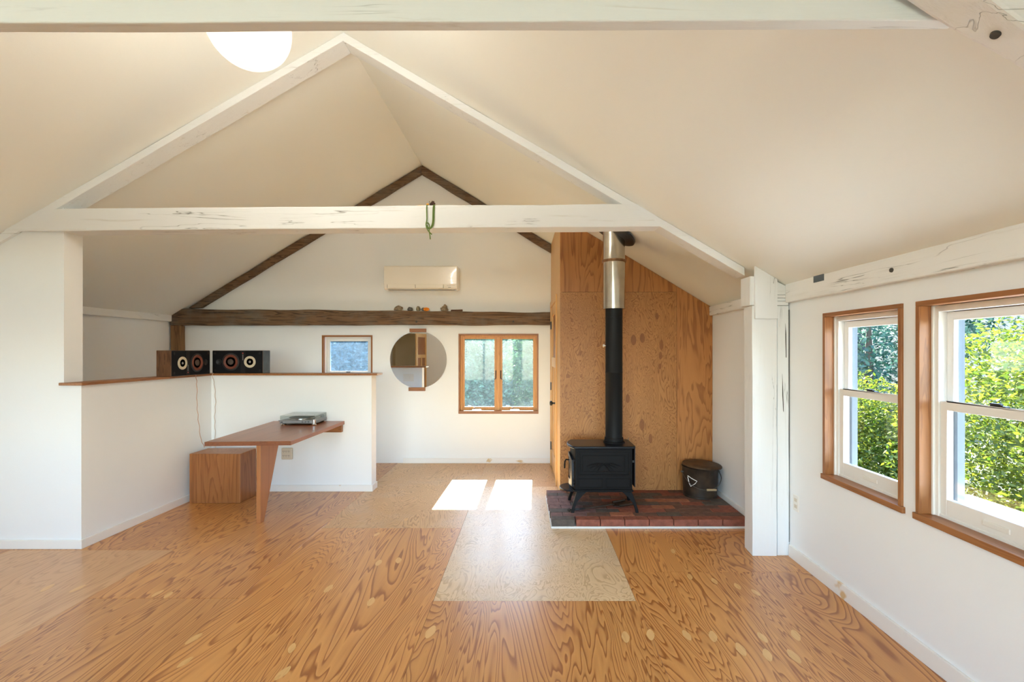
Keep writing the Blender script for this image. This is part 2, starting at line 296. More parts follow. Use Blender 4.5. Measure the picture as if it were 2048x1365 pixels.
# ---------------------------------------------------------------- geometry helpers
class MB:
    def __init__(s): s.v = []; s.f = []; s.sm = []
    def face(s, idx, smooth=False): s.f.append(idx); s.sm.append(smooth)
    def hexa(s, p):   # p: 4 bottom pts, 4 top pts (same winding)
        o = len(s.v); s.v += [tuple(q) for q in p]
        for q in ((3, 2, 1, 0), (4, 5, 6, 7), (0, 1, 5, 4), (1, 2, 6, 5), (2, 3, 7, 6), (3, 0, 4, 7)): s.face([o+i for i in q])
        return s
    def box(s, x0, x1, y0, y1, z0, z1):
        return s.hexa([(x0, y0, z0), (x1, y0, z0), (x1, y1, z0), (x0, y1, z0), (x0, y0, z1), (x1, y0, z1), (x1, y1, z1), (x0, y1, z1)])
    def prism(s, poly, axis, a, b, smooth=False):
        """poly: 2-D outline; axis: direction of extrusion ('X': poly=(y,z), 'Y': (x,z), 'Z': (x,y))"""
        def p3(q, t):
            return {'X': (t, q[0], q[1]), 'Y': (q[0], t, q[1]), 'Z': (q[0], q[1], t)}[axis]
        o = len(s.v); n = len(poly)
        s.v += [p3(q, a) for q in poly] + [p3(q, b) for q in poly]
        s.face([o+i for i in reversed(range(n))]); s.face([o+n+i for i in range(n)])
        for i in range(n):
            j = (i+1) % n; s.face([o+i, o+j, o+n+j, o+n+i], smooth)
        return s
    def loft(s, A, B, n=1, jit=0.0, seed=0.0, freq=2.0, ends=True):
        """square timber from quad A to quad B, n segments, hewn unevenness jit"""
        A = [Vector(p) for p in A]; B = [Vector(p) for p in B]; o = len(s.v)
        for i in range(n+1):
            t = i/n
            for k in range(4):
                p = A[k].lerp(B[k], t)
                if jit: p = p + mnoise.noise_vector(p*freq+Vector((seed, seed*1.7, k*3.1)))*jit
                s.v.append(tuple(p))
        for i in range(n):
            for k in range(4):
                a = o+i*4+k; b2 = o+i*4+(k+1) % 4
                s.face([a, b2, b2+4, a+4])
        if ends:
            s.face([o+3, o+2, o+1, o]); e = o+n*4; s.face([e, e+1, e+2, e+3])
        return s
    def tube(s, pts, r, seg=8, caps=True):
        pts = [Vector(p) for p in pts]; n = len(pts); o = len(s.v)
        rr = r if isinstance(r, (list, tuple)) else [r]*n
        up = Vector((0, 0, 1))
        prev = None
        for i, p in enumerate(pts):
            d = (pts[min(i+1, n-1)]-pts[max(i-1, 0)]).normalized()
            if prev is None:
                a = d.cross(up if abs(d.z) < 0.9 else Vector((1, 0, 0))).normalized()
            else:
                a = (prev - d*prev.dot(d)).normalized()
            prev = a; bb = d.cross(a)
            for k in range(seg):
                t = 2*PI*k/seg
                s.v.append(tuple(p+(a*math.cos(t)+bb*math.sin(t))*rr[i]))
        for i in range(n-1):
            for k in range(seg):
                a = o+i*seg+k; b2 = o+i*seg+(k+1) % seg
                s.face([a, b2, b2+seg, a+seg], True)
        if caps:
            s.face([o+k for k in reversed(range(seg))]); s.face([o+(n-1)*seg+k for k in range(seg)])
        return s
    def lathe(s, prof, c, axis='Z', seg=32, M=None):
        """prof: (r, h) list, revolved about axis through c"""
        o = len(s.v); c = Vector(c)
        for r, h in prof:
            for k in range(seg):
                t = 2*PI*k/seg; a, b2 = r*math.cos(t), r*math.sin(t)
                q = {'Z': Vector((a, b2, h)), 'Y': Vector((a, h, b2)), 'X': Vector((h, a, b2))}[axis]
                if M: q = M @ q
                s.v.append(tuple(c+q))
        for i in range(len(prof)-1):
            for k in range(seg):
                a = o+i*seg+k; b2 = o+i*seg+(k+1) % seg
                s.face([a, b2, b2+seg, a+seg], True)
        if prof[0][0] > 1e-6: s.face([o+k for k in reversed(range(seg))])
        if prof[-1][0] > 1e-6: s.face([o+(len(prof)-1)*seg+k for k in range(seg)])
        return s
    def blob(s, c, r3, jit=0.25, seed=0, nu=12, nv=8, flat=0.0):
        o = len(s.v); c = Vector(c)
        for i in range(nv+1):
            ph = PI*i/nv
            for k in range(nu):
                t = 2*PI*k/nu
                d = Vector((math.sin(ph)*math.cos(t), math.sin(ph)*math.sin(t), math.cos(ph)))
                q = d*(1+jit*mnoise.noise(d*1.7+Vector((seed, seed*2.3, 0))))
                q = Vector((q.x*r3[0], q.y*r3[1], max(q.z, -1+flat)*r3[2]))
                s.v.append(tuple(c+q))
        for i in range(nv):
            for k in range(nu):
                a = o+i*nu+k; b2 = o+i*nu+(k+1) % nu
                s.face([a, b2, b2+nu, a+nu], True)
        return s
def mesh_of(mb, name, off=(0, 0, 0)):
    me = bpy.data.meshes.new(name)
    ox, oy, oz = off
    me.from_pydata([(x-ox, y-oy, z-oz) for x, y, z in mb.v], [], mb.f)
    me.polygons.foreach_set('use_smooth', mb.sm)
    me.validate()
    import bmesh
    bm = bmesh.new(); bm.from_mesh(me)
    bmesh.ops.remove_doubles(bm, verts=bm.verts, dist=1e-6)
    bmesh.ops.recalc_face_normals(bm, faces=bm.faces)
    for e in bm.edges:
        if len(e.link_faces) == 2 and e.calc_face_angle(0) > 0.7: e.smooth = False
    bm.to_mesh(me); bm.free()
    return me
def wpos(o):
    p = Vector(o.location)
    while o.parent: o = o.parent; p += o.location
    return p
def obj(name, mb, mat, parent=None, base=None, bevel=0.0, seg=2):
    """one mesh object; mb is in room coordinates"""
    off = wpos(parent) if parent else Vector(base or (0, 0, 0))
    me = mesh_of(mb, name, off); me.materials.append(MATS[mat])
    o = bpy.data.objects.new(name, me); C.objects.link(o)
    if parent: o.parent = parent
    else: o.location = off
    if bevel:
        bv = o.modifiers.new('bevel', 'BEVEL'); bv.width = bevel; bv.segments = seg; bv.limit_method = 'ANGLE'; bv.angle_limit = math.radians(40)
    return o
def tag(o, label, cat, group=None):
    o['label'] = label; o['category'] = cat
    if group: o['group'] = group
    return o
def thing(name, label, cat, base, group=None):
    o = bpy.data.objects.new(name, None); C.objects.link(o); o.location = base; o.empty_display_size = 0.1
    return tag(o, label, cat, group)
def struct(o, label=None, cat=None):
    o['kind'] = 'structure'
    if label: o['label'] = label; o['category'] = cat
    return o
def holed(mb, U0, U1, V0, V1, holes, put):
    us = sorted({U0, U1, *[h[0] for h in holes], *[h[1] for h in holes]}); vs = sorted({V0, V1, *[h[2] for h in holes], *[h[3] for h in holes]})
    us = [u for u in us if U0 <= u <= U1]; vs = [v for v in vs if V0 <= v <= V1]
    for i in range(len(us)-1):
        for j in range(len(vs)-1):
            cu, cv = (us[i]+us[i+1])/2, (vs[j]+vs[j+1])/2
            if any(h[0] < cu < h[1] and h[2] < cv < h[3] for h in holes): continue
            put(mb, us[i], us[i+1], vs[j], vs[j+1])

# ---------------------------------------------------------------- roof shape
def lerp(a, b, t): return a+(b-a)*t
def ridge(Y):
    t = max(0, min(1, (Y-3.64)/(6.46-3.64))); return lerp(-1.406, -1.435, t), lerp(3.90, 3.963, t)
def zc(X, Y):
    rx, rz = ridge(Y)
    if X >= rx:
        t = max(0, min(1, (Y-3.64)/(4.955-3.64))); ez = lerp(1.985, 1.95, t)
        return rz-(X-rx)*(rz-ez)/(1.86-rx)
    return rz-(rx-X)*(rz-1.968)/(rx+4.70)
YB, YF = 6.46, -2.6       # back (gable) wall face, rear wall face
XR, XL = 1.90, -4.76
st = [YF-0.15, 3.64, 4.955, YB+0.15]
mb = MB()
for side in (0, 1):
    for i in range(len(st)-1):
        P = []
        for dz in (0, 0.14):
            for Y in (st[i], st[i+1]):
                rx, rz = ridge(Y); xe = XR+0.2 if side == 0 else XL-0.2
                P.append([(rx, Y, rz+dz), (xe, Y, zc(xe, Y)+dz)])
        a, b2, c, d = P
        mb.hexa([a[0], a[1], b2[1], b2[0], c[0], c[1], d[1], d[0]])
struct(obj('ceiling', mb, 'ceil'), 'warm white sloping ceiling rising to the ridge', 'ceiling')

# ---------------------------------------------------------------- floor of plywood sheets
mb = MB().box(XL-0.15, XR+0.15, YF-0.15, YB+0.15, -0.20, -0.012)
floor = struct(obj('floor', mb, 'ply'), 'orange fir plywood floor laid in large sheets', 'floor')
sheets = {}
cols = [(0.635, 1.98, [YF, 0.84, 3.28, 5.72, YB]), (-0.58, 0.635, [YF, 0.46, 2.90, 5.34, YB]), (-1.76, -0.58, [YF, 1.65, 4.09, YB]),
        (-2.68, -1.76, [YF, 0.49, 2.93, 5.37, YB]), (-3.90, -2.68, [YF, 1.20, 3.64, YB]), (-4.84, -3.90, [YF, 0.5, 2.94, YB])]
kind = {(1, 2): 'ply_pale', (1, 3): 'ply_mid', (2, 2): 'ply_mid', (4, 1): 'ply_pink', (4, 0): 'ply_pink', (5, 1): 'ply_pink'}
for ci, (x0, x1, ys) in enumerate(cols):
    for ri in range(len(ys)-1):
        mb = MB().box(x0+0.0006, x1-0.0006, ys[ri]+0.0006, ys[ri+1]-0.0006, -0.012, 0.0)
        o = obj('plywood_sheet', mb, kind.get((ci, ri), 'ply'), floor, bevel=0.0008, seg=1)
        sheets[(ci, ri)] = (o, x0, x1, ys[ri], ys[ri+1])
# football-shaped veneer patches let into the plywood
plugs = [(0.50, 2.535, .06), (0.636, 2.555, .06), (0.826, 2.55, .055), (0.96, 2.54, .06), (1.215, 2.53, .055), (1.058, 2.43, .065), (1.17, 2.385, .06), (1.295, 2.375, .065),
         (1.40, 2.55, .06), (1.20, 3.15, .05), (1.06, 3.21, .05), (1.07, 3.62, .05), (1.32, 3.08, .05), (1.40, 3.0, .05), (0.96, 4.0, .05),
         (-0.53, 2.58, .07), (-0.95, 2.89, .06), (-0.94, 3.46, .06), (-1.07, 3.42, .06), (-1.27, 3.05, .06), (-1.20, 2.44, .05), (-1.15, 2.25, .06),
         (-2.22, 2.97, .05), (-2.30, 2.99, .05), (-1.75, 2.52, .06), (-1.66, 2.33, .05), (-2.85, 3.05, .06), (-3.05, 3.06, .06), (-1.25, 3.95, .05), (-1.1, 4.3, .05)]
for i, (x, y, r) in enumerate(plugs):
    par = next(s[0] for s in sheets.values() if s[1] <= x <= s[2] and s[3] <= y <= s[4])
    a = random.uniform(-.25, .25); w_ = r*0.40; r *= .86; w_ *= .9; pts = []
    for k in range(20):
        t = 2*PI*k/20; px, py = w_*math.cos(t)*(1-0.25*abs(math.sin(t))), r*math.sin(t)
        pts.append((x+px*math.cos(a)-py*math.sin(a), y+px*math.sin(a)+py*math.cos(a)))
    obj('veneer_patch', MB().prism(pts, 'Z', 0.0, 0.0006), 'plug', par)

# ---------------------------------------------------------------- walls
CAS = (-0.954, 0.113, 0.659, 1.727)       # back casement opening
SMW = (-2.776, -2.102, 1.10, 1.707)       # small back window opening
W1 = (2.462, 3.125, 0.675, 1.741)         # right wall, far window (y0,y1,z0,z1)
W2 = (1.703, 2.372, 0.675, 1.741)
W3 = (-0.10, 0.57, 0.675, 1.741)  # right wall, out-of-view window added for more light
def gable(mb, ya, yb, holes, z1=1.90):
    holed(mb, XL-0.15, XR+0.15, -0.2, z1, holes, lambda m, a, b2, c, d: m.box(a, b2, ya, yb, c, d))
    Y = ya if ya > 0 else yb
    rx, rz = ridge(Y)
    mb.prism([(XL-0.15, z1), (XR+0.15, z1), (XR+0.15, zc(XR+.15, Y)+.02), (rx, rz+.02), (XL-0.15, zc(XL-.15, Y)+.02)], 'Y', ya, yb)
mb = MB(); gable(mb, YB, YB+0.15, [CAS, SMW]); struct(obj('wall_back', mb, 'wall'), 'white gable wall with casement window and round mirror', 'wall')
RW = [(-2.50, -0.50, 0.15, 1.88), (-0.30, 1.60, 0.15, 1.88), (-2.50, -0.40, 2.02, 2.75)]  # rear windows, added to bring daylight in from behind the viewer
DOOR = (-4.45, -3.62, 0.0, 2.05)
mb = MB(); ya, yb = YF-0.15, YF
holed(mb, XL-0.15, XR+0.15, -0.2, 1.90, RW[:2]+[(DOOR[0], DOOR[1], DOOR[2], 1.90)], lambda m, a, b2, c, d: m.box(a, b2, ya, yb, c, d))
holed(mb, -3.10, 0.30, 1.90, 2.80, RW[2:], lambda m, a, b2, c, d: m.box(a, b2, ya, yb, c, d))
z_ = lambda x: zc(x, YF)+.02
mb.prism([(-3.10, 2.80), (0.30, 2.80), (0.30, z_(0.30)), (ridge(YF)[0], ridge(YF)[1]+.02), (-3.10, z_(-3.10))], 'Y', ya, yb)
mb.prism([(0.30, 1.90), (XR+.15, 1.90), (XR+.15, z_(XR+.15)+.03), (0.30, z_(0.30))], 'Y', ya, yb)
mb.prism([(-3.10, z_(-3.10)), (DOOR[1], z_(DOOR[1])), (DOOR[1], 1.90), (-3.10, 1.90)], 'Y', ya, yb)
mb.prism([(DOOR[0], z_(DOOR[0])), (XL-.15, z_(XL-.15)+.03), (XL-.15, 1.90), (DOOR[0], 1.90)], 'Y', ya, yb)
mb.prism([(DOOR[1], z_(DOOR[1])), (DOOR[0], z_(DOOR[0])), (DOOR[0], 2.05), (DOOR[1], 2.05)], 'Y', ya, yb)
struct(obj('wall_front', mb, 'wall'), 'white gable wall behind the viewer with large windows added for light', 'wall')
mb = MB(); holed(mb, YF-.15, 3.60, -0.2, 1.99, [W1, W2, W3], lambda m, a, b2, c, d: m.box(XR, XR+0.15, a, b2, c, d))
struct(obj('wall_right', mb, 'wall'), 'white low side wall with two double-hung windows', 'wall')
mb = MB().box(1.87, XR+0.15, 3.60, YB, -0.2, 1.96)
struct(obj('wall_alcove', mb, 'wall'), 'narrow white side wall beside the hearth', 'wall')
LWN = [(0.9, 1.6, 0.675, 1.741), (1.8, 2.5, 0.675, 1.741)]  # left wall windows out of view, added for side light
mb = MB(); holed(mb, YF-.15, YB, -0.2, 1.96, LWN, lambda m, a, b2, c, d: m.box(XL-0.15, XL, a, b2, c, d))
struct(obj('wall_left', mb, 'wall'), 'white low side wall behind the half wall', 'wall')
# partition beside the stair, and the L-shaped half wall
HX0, HX1 = -3.532, -3.40
PY0, PY1 = 3.668, 3.822
mb = MB().prism([(XL, 0), (HX0, 0), (HX0, zc(HX0, 3.75)-.0), (XL, zc(XL, 3.75))], 'Y', PY0, PY1)
struct(obj('wall_partition', mb, 'wall'), 'tall white partition wall at the left edge', 'wall')
PENY0, PENY1, PENX = 5.165, 5.316, -1.69
mb = MB().prism([(HX0, PY0), (HX1, PY0), (HX1, PENY0), (PENX, PENY0), (PENX, PENY1), (HX0, PENY1)], 'Z', 0, 1.237)
half = struct(obj('wall_half', mb, 'wall'), 'L-shaped white half wall with a wooden cap', 'wall')
mb = MB().prism([(-3.555, 3.648), (-3.378, 3.648), (-3.378, 5.142), (-1.625, 5.142), (-1.625, 5.338), (-3.555, 5.338)], 'Z', 1.237, 1.258)
struct(obj('trim_1', mb, 'fir_y', bevel=0.003), 'reddish wooden cap board on the half wall', 'trim')
# skirting boards
bh, bt = 0.068, 0.015
def skirt(name, poly, h=bh): return struct(obj(name, MB().prism(poly, 'Z', 0.0, h), 'skirt', bevel=0.003), None)
skirt('baseboard_back', [(-1.69, YB-bt), (0.275, YB-bt), (0.275, YB), (-1.69, YB)])
skirt('baseboard_half', [(XL, PY0-bt), (HX1+bt, PY0-bt), (HX1+bt, PENY0-bt), (PENX+bt, PENY0-bt), (PENX+bt, PENY1), (PENX, PENY1), (PENX, PENY0), (HX1, PENY0), (HX1, PY0), (XL, PY0)])
skirt('baseboard_right', [(XR-bt, YF), (XR, YF), (XR, 3.53), (XR-bt, 3.53)], 0.088)
skirt('baseboard_alcove', [(1.857, 3.70), (1.87, 3.70), (1.87, 4.95), (1.857, 4.95)], 0.115)

# ---------------------------------------------------------------- white timber frame
def q4(x, y0, y1, z0, z1): return [(x, y0, z0), (x, y1, z0), (x, y1, z1), (x, y0, z1)]
TY0, TY1 = 3.64, 3.80
mb = MB().loft([(-3.975, TY0, 2.400), (-3.975, TY1, 2.400), (-3.69, TY1, 2.568), (-3.69, TY0, 2.568)],
               [(1.082, TY0, 2.437), (1.082, TY1, 2.437), (0.808, TY1, 2.607), (0.808, TY0, 2.607)], 40, 0.004, 1)
tag(obj('tie_beam', mb, 'paint_x', base=(-1.4, 3.72, 2.5), bevel=0.006), 'white painted tie beam across the room with green cord hanging over it', 'beam')
def rafter_quads(Y0, Y1, xa, xb, d, up=0.0):
    def q(x):
        return [(x, Y0, zc(x, Y0)-d), (x, Y1, zc(x, Y0)-d), (x, Y1, zc(x, Y0)+up-0.002), (x, Y0, zc(x, Y0)+up-0.002)]
    return q(xa), q(xb)
rx, rz = ridge(TY0)
A, B = rafter_quads(TY0, TY1, rx, 1.615, 0.066)
tag(obj('rafter', MB().loft(A, B, 30, 0.003, 2), 'paint_x', base=(rx, TY0, rz), bevel=0.004), 'white painted rafter of the middle truss sloping down to the right post', 'rafter', 'white painted rafters')
A, B = rafter_quads(TY0, TY1, rx, -4.72, 0.066)
tag(obj('rafter', MB().loft(A, B, 30, 0.003, 3), 'paint_x', base=(rx, TY0, rz), bevel=0.004), 'white painted rafter of the middle truss sloping down to the left', 'rafter', 'white painted rafters')
# near truss
NY0, NY1 = 1.164, 1.27
rx, rz = ridge(1.2)
A, B = rafter_quads(NY0, NY1, rx, 1.86, 0.088)
o = tag(obj('rafter', MB().loft(A, B, 60, 0.011, 5, 4.0), 'paint_rough', base=(rx, NY0, rz), bevel=0.012), 'rough hewn white rafter at the top right corner with a round peg hole', 'rafter', 'white painted rafters')
slope = math.atan((zc(1.1, 1.2)-zc(1.3, 1.2))/0.2)
hx, hy = 1.175, 1.222
hz = zc(hx, 1.2)-0.088
obj('peg_hole', MB().lathe([(0.0, -0.004), (0.0105, -0.004), (0.0125, 0.004)], (hx, hy, hz), 'Z', 20, Matrix.Rotation(slope, 3, 'Y')), 'slot', o)
A, B = rafter_quads(NY0, NY1, rx, -4.72, 0.088)
tag(obj('rafter', MB().loft(A, B, 30, 0.008, 6, 4.0), 'paint_rough', base=(rx, NY0, rz), bevel=0.01), 'rough hewn white rafter of the near truss on the left', 'rafter', 'white painted rafters')
mb = MB().loft([(-3.95, 1.284, 2.361), (-3.95, 1.324, 2.361), (-3.62, 1.324, 2.551), (-3.62, 1.284, 2.551)],
               [(1.14, 1.284, 2.3785), (1.14, 1.324, 2.3785), (0.82, 1.324, 2.569), (0.82, 1.284, 2.569)], 30, 0.003, 8)
tag(obj('collar_board', mb, 'whitewash', base=(-1.4, 1.29, 2.45), bevel=0.004), 'whitewashed knotty board crossing the top of the room nearest the viewer', 'beam')
# wall plates
def plate_obj(xa, xb, ya, yb, za, zb, label, s, mat='paint_y'):
    return tag(obj('wall_plate', MB().loft([(xa, ya, za), (xb, ya, za), (xb, ya, zb), (xa, ya, zb)], [(xa, yb, za), (xb, yb, za), (xb, yb, zb), (xa, yb, zb)], 30, 0.005, s, 3.0), mat, base=((xa+xb)/2, (ya+yb)/2, za), bevel=0.006), label, 'beam', 'painted wall plates')
pl = plate_obj(1.862, 1.905, YF, 3.535, 1.852, 1.987, 'white painted wall plate above the two side windows', 11)
obj('notch', MB().box(1.856, 1.880, 3.06, 3.17, 1.945, 1.992), 'vinyl_grey', pl)
obj('peg_hole', MB().lathe([(0.0, -0.004), (0.011, -0.004), (0.012, 0.003)], (1.859, 2.49, 1.915), 'X', 16), 'slot', pl)
plate_obj(1.832, 1.875, 3.70, 4.952, 1.862, 1.952, 'white painted wall plate in the hearth alcove', 12)
plate_obj(-4.765, -4.705, 3.83, 6.44, 1.885, 1.972, 'white painted wall plate over the stair behind the half wall', 13)
# post by the hearth
post = thing('timber_post', 'white painted timber post with a nailed-on top board between hearth and windows', 'post', (1.75, 3.6, 0))
zt = zc(1.70, 3.6)-0.02
obj('post_shaft', MB().loft([(1.624, 3.533, 0), (1.803, 3.533, 0), (1.803, 3.69, 0), (1.637, 3.69, 0)], [(1.622, 3.533, 1.83), (1.803, 3.533, 1.83), (1.803, 3.69, 1.83), (1.63, 3.69, 1.83)], 24, 0.003, 21, 3), 'paint_z', post, bevel=0.004)
obj('post_shaft', MB().loft([(1.810, 3.541, 0), (1.897, 3.541, 0), (1.897, 3.69, 0), (1.806, 3.69, 0)], [(1.810, 3.541, 1.83), (1.895, 3.541, 1.83), (1.895, 3.69, 1.83), (1.806, 3.69, 1.83)], 24, 0.003, 22, 3), 'paint_z', post, bevel=0.004)
obj('crack', MB().prism([(1.868, 1.70), (1.874, 1.62), (1.876, 1.45), (1.872, 1.45), (1.868, 1.60)], 'Y', 3.5395, 3.546), 'slot', post)
obj('crack', MB().prism([(1.846, 1.33), (1.852, 1.20), (1.856, 1.05), (1.852, 1.06), (1.846, 1.18)], 'Y', 3.5395, 3.546), 'slot', post)
obj('crack', MB().prism([(1.892, 1.80), (1.896, 1.80), (1.896, 0.10), (1.8945, 0.10)], 'Y', 3.5385, 3.546), 'slot', post)
obj('post_head', MB().prism([(1.605, 1.832), (1.803, 1.832), (1.803, 2.0), (1.63, 2.045), (1.605, 2.045)], 'Y', 3.532, 3.69), 'paint_z', post, bevel=0.006)
for k, (za, zb) in enumerate(((1.832, 1.862), (1.864, 1.884), (1.886, 1.908))):
    obj('shim', MB().box(1.806, 1.888, 3.535, 3.69, za, zb), 'paint_x', post, bevel=0.003)
obj('shim', MB().prism([(1.806, 1.91), (1.868, 1.91), (1.868, 1.975), (1.806, 2.005)], 'Y', 3.535, 3.69), 'paint_x', post, bevel=0.003)
obj('face_board', MB().prism([(1.635, 1.733), (1.797, 1.733), (1.797, zc(1.797, 3.52)-.002), (1.635, zc(1.635, 3.52)-.002)], 'Y', 3.512, 3.532), 'paint_z', post, bevel=0.002)

# ---------------------------------------------------------------- old brown timber on the gable
mb = MB().loft(q4(-4.74, 6.355, 6.46, 1.835, 2.052), q4(0.272, 6.355, 6.46, 1.842, 2.008), 60, 0.012, 31, 3.0)
o = tag(obj('gable_beam', mb, 'oldbeam', base=(-2.2, 6.4, 1.84), bevel=0.012), 'dark weathered barn beam across the gable wall carrying small stones', 'beam')
for x, z in ((-1.49, 1.882), (-0.22, 1.885)):
    obj('peg_hole', MB().lathe([(0, -0.008), (0.013, -0.008), (0.014, 0.002)], (x, 6.352, z), 'Y', 16), 'slot', o)
rx, rz = ridge(6.42)
def brown(xb, lab, s):
    A = [(rx, 6.40, rz-.12), (rx, 6.46, rz-.12), (rx, 6.46, rz-.004), (rx, 6.40, rz-.004)]
    z = zc(xb, 6.42)
    B = [(xb, 6.40, z-.12), (xb, 6.46, z-.12), (xb, 6.46, z-.004), (xb, 6.40, z-.004)]
    if xb < -4:      # foot cut level where it lands on the barn beam
        xf = -4.36; zf_ = 2.066; B = [(xf, 6.40, zf_), (xf, 6.46, zf_), (-4.53, 6.46, zf_), (-4.53, 6.40, zf_)]
    tag(obj('gable_rafter', MB().loft(A, B, 30, 0.010, s, 3.0), 'oldbeam', base=(rx, 6.43, rz), bevel=0.01), lab, 'rafter', 'brown gable rafters')
brown(0.283, 'dark brown gable rafter running down right to the plywood closet', 41)
brown(-4.62, 'dark brown gable rafter running down left to the end of the barn beam', 42)
tag(obj('gable_post', MB().loft([(-4.735, 6.37, 0), (-4.60, 6.37, 0), (-4.60, 6.455, 0), (-4.735, 6.455, 0)], [(-4.735, 6.37, 1.832), (-4.595, 6.37, 1.832), (-4.595, 6.455, 1.832), (-4.735, 6.455, 1.832)], 20, 0.006, 43, 3), 'oldbeam_z', base=(-4.66, 6.41, 0), bevel=0.008), 'brown wooden corner post under the left end of the barn beam', 'post')

# ---------------------------------------------------------------- plywood closet
cx0, cy0, cx1, cy1 = 0.307, 4.955, 0.280, YB
closet = struct(bpy.data.objects.new('wall_closet', None), 'plywood closet wall behind the wood stove', 'closet'); C.objects.link(closet); closet.location = (1.0, 5.6, 0)
z = lambda x: zc(x, cy0+0.01)-0.003
burl = obj('plywood_panel', MB().prism([(cx0, 0.0), (1.501, 0.0), (1.501, 2.100), (cx0, 2.100)], 'Y', cy0, cy0+0.018), 'panel_burl', closet, bevel=0.001)
obj('plywood_panel', MB().prism([(1.503, 0.0), (1.868, 0.0), (1.868, z(1.868)), (1.503, z(1.503))], 'Y', cy0, cy0+0.018), 'panel_stripe', closet, bevel=0.001)
obj('plywood_panel', MB().prism([(cx0, 2.102), (1.501, 2.102), (1.501, z(1.501)), (cx0, z(cx0))], 'Y', cy0, cy0+0.018), 'panel_stripe', closet, bevel=0.001)
wood('patch_dark', (0.27, 0.10, 0.026), (0.20, 0.07, 0.018), 'Z', rings=6, cross=14, along=3, rough=0.5, contrast=0.5)
for x, z_, r, k in ((1.06, 1.61, .055, .5), (1.15, 1.63, .05, .5), (1.345, 1.56, .055, .35), (1.335, 1.45, .04, .4), (1.30, 1.853, .035, .5), (1.0, 1.01, .045, .5), (1.147, .742, .06, .42), (1.234, .60, .05, .38), (1.33, 1.34, .03, .5)):
    obj('veneer_patch', MB().prism([(x+r*k*math.cos(2*PI*i/20), z_+r*math.sin(2*PI*i/20)) for i in range(20)], 'Y', cy0-.0006, cy0), 'patch_dark', burl)
def side(s, d, zz):      # s metres from the near corner along the left face, d outwards
    L_ = math.hypot(cx1-cx0, cy1-cy0); ux, uy = (cx1-cx0)/L_, (cy1-cy0)/L_
    return (cx0+ux*s-uy*d, cy0+uy*s+ux*d, zz)
def sidebox(mb, s0, s1, d0, d1, z0, z1):
    return mb.hexa([side(s0, d0, z0), side(s1, d0, z0), side(s1, d1, z0), side(s0, d1, z0), side(s0, d0, z1), side(s1, d0, z1), side(s1, d1, z1), side(s0, d1, z1)])
mb = MB()
zf = lambda yy: zc(0.29, yy)-0.003
for s0, s1, z0 in ((0.0, 0.47, 0.0), (0.47, 1.36, 2.06), (1.36, 1.498, 0.0)):
    p = [side(s0, -0.018, z0), side(s1, -0.018, z0), side(s1, 0, z0), side(s0, 0, z0)]
    t = [(a, b2, zf(b2)) for a, b2, c in p]
    mb.hexa(p+t)
obj('side_panel', mb, 'pine_z', closet)
door = bpy.data.objects.new('door_1', None); C.objects.link(door); door.location = side(0.9, 0, 0); struct(door, 'pine panel door with black hinges on the closet side', 'door')
mb = MB()
for a in ((0.40, 0.47, 0, 0.016, 0, 2.13), (1.36, 1.43, 0, 0.016, 0, 2.13), (0.47, 1.36, 0, 0.016, 2.06, 2.13)): sidebox(mb, *a)
obj('casing', mb, 'pine_z', door, bevel=0.003)
mb = MB()
for a in ((0.475, 0.58, -0.03, 0.004, 0.01, 2.055), (1.25, 1.355, -0.03, 0.004, 0.01, 2.055), (0.58, 1.25, -0.03, 0.004, 1.94, 2.055), (0.58, 1.25, -0.03, 0.004, 1.30, 1.42), (0.58, 1.25, -0.03, 0.004, 0.01, 0.24), (0.87, 0.96, -0.03, 0.004, 0.24, 1.30)): sidebox(mb, *a)
leaf = obj('door_leaf', mb, 'pine_z', door, bevel=0.002)
for a in ((0.58, 1.25, 1.42, 1.94), (0.58, 0.87, 0.24, 1.30), (0.96, 1.25, 0.24, 1.30)):
    obj('door_panel', sidebox(MB(), a[0], a[1], -0.026, -0.014, a[2], a[3]), 'fir_z', leaf)
for hz_ in (0.267, 1.04, 1.828):
    mb = MB(); sidebox(mb, 1.325, 1.39, 0.004, 0.017, hz_-.05, hz_+.05); obj('hinge', mb, 'blackhw', door)
kx, ky, kz = side(0.53, 0.0, 0.905)
obj('knob', MB().lathe([(0.0, 0.0), (0.026, 0.0), (0.026, -0.006), (0.010, -0.010), (0.009, -0.035), (0.026, -0.045), (0.029, -0.056), (0.022, -0.068), (0, -0.071)], (kx-0.004, ky, kz), 'X', 24), 'blackhw', door)

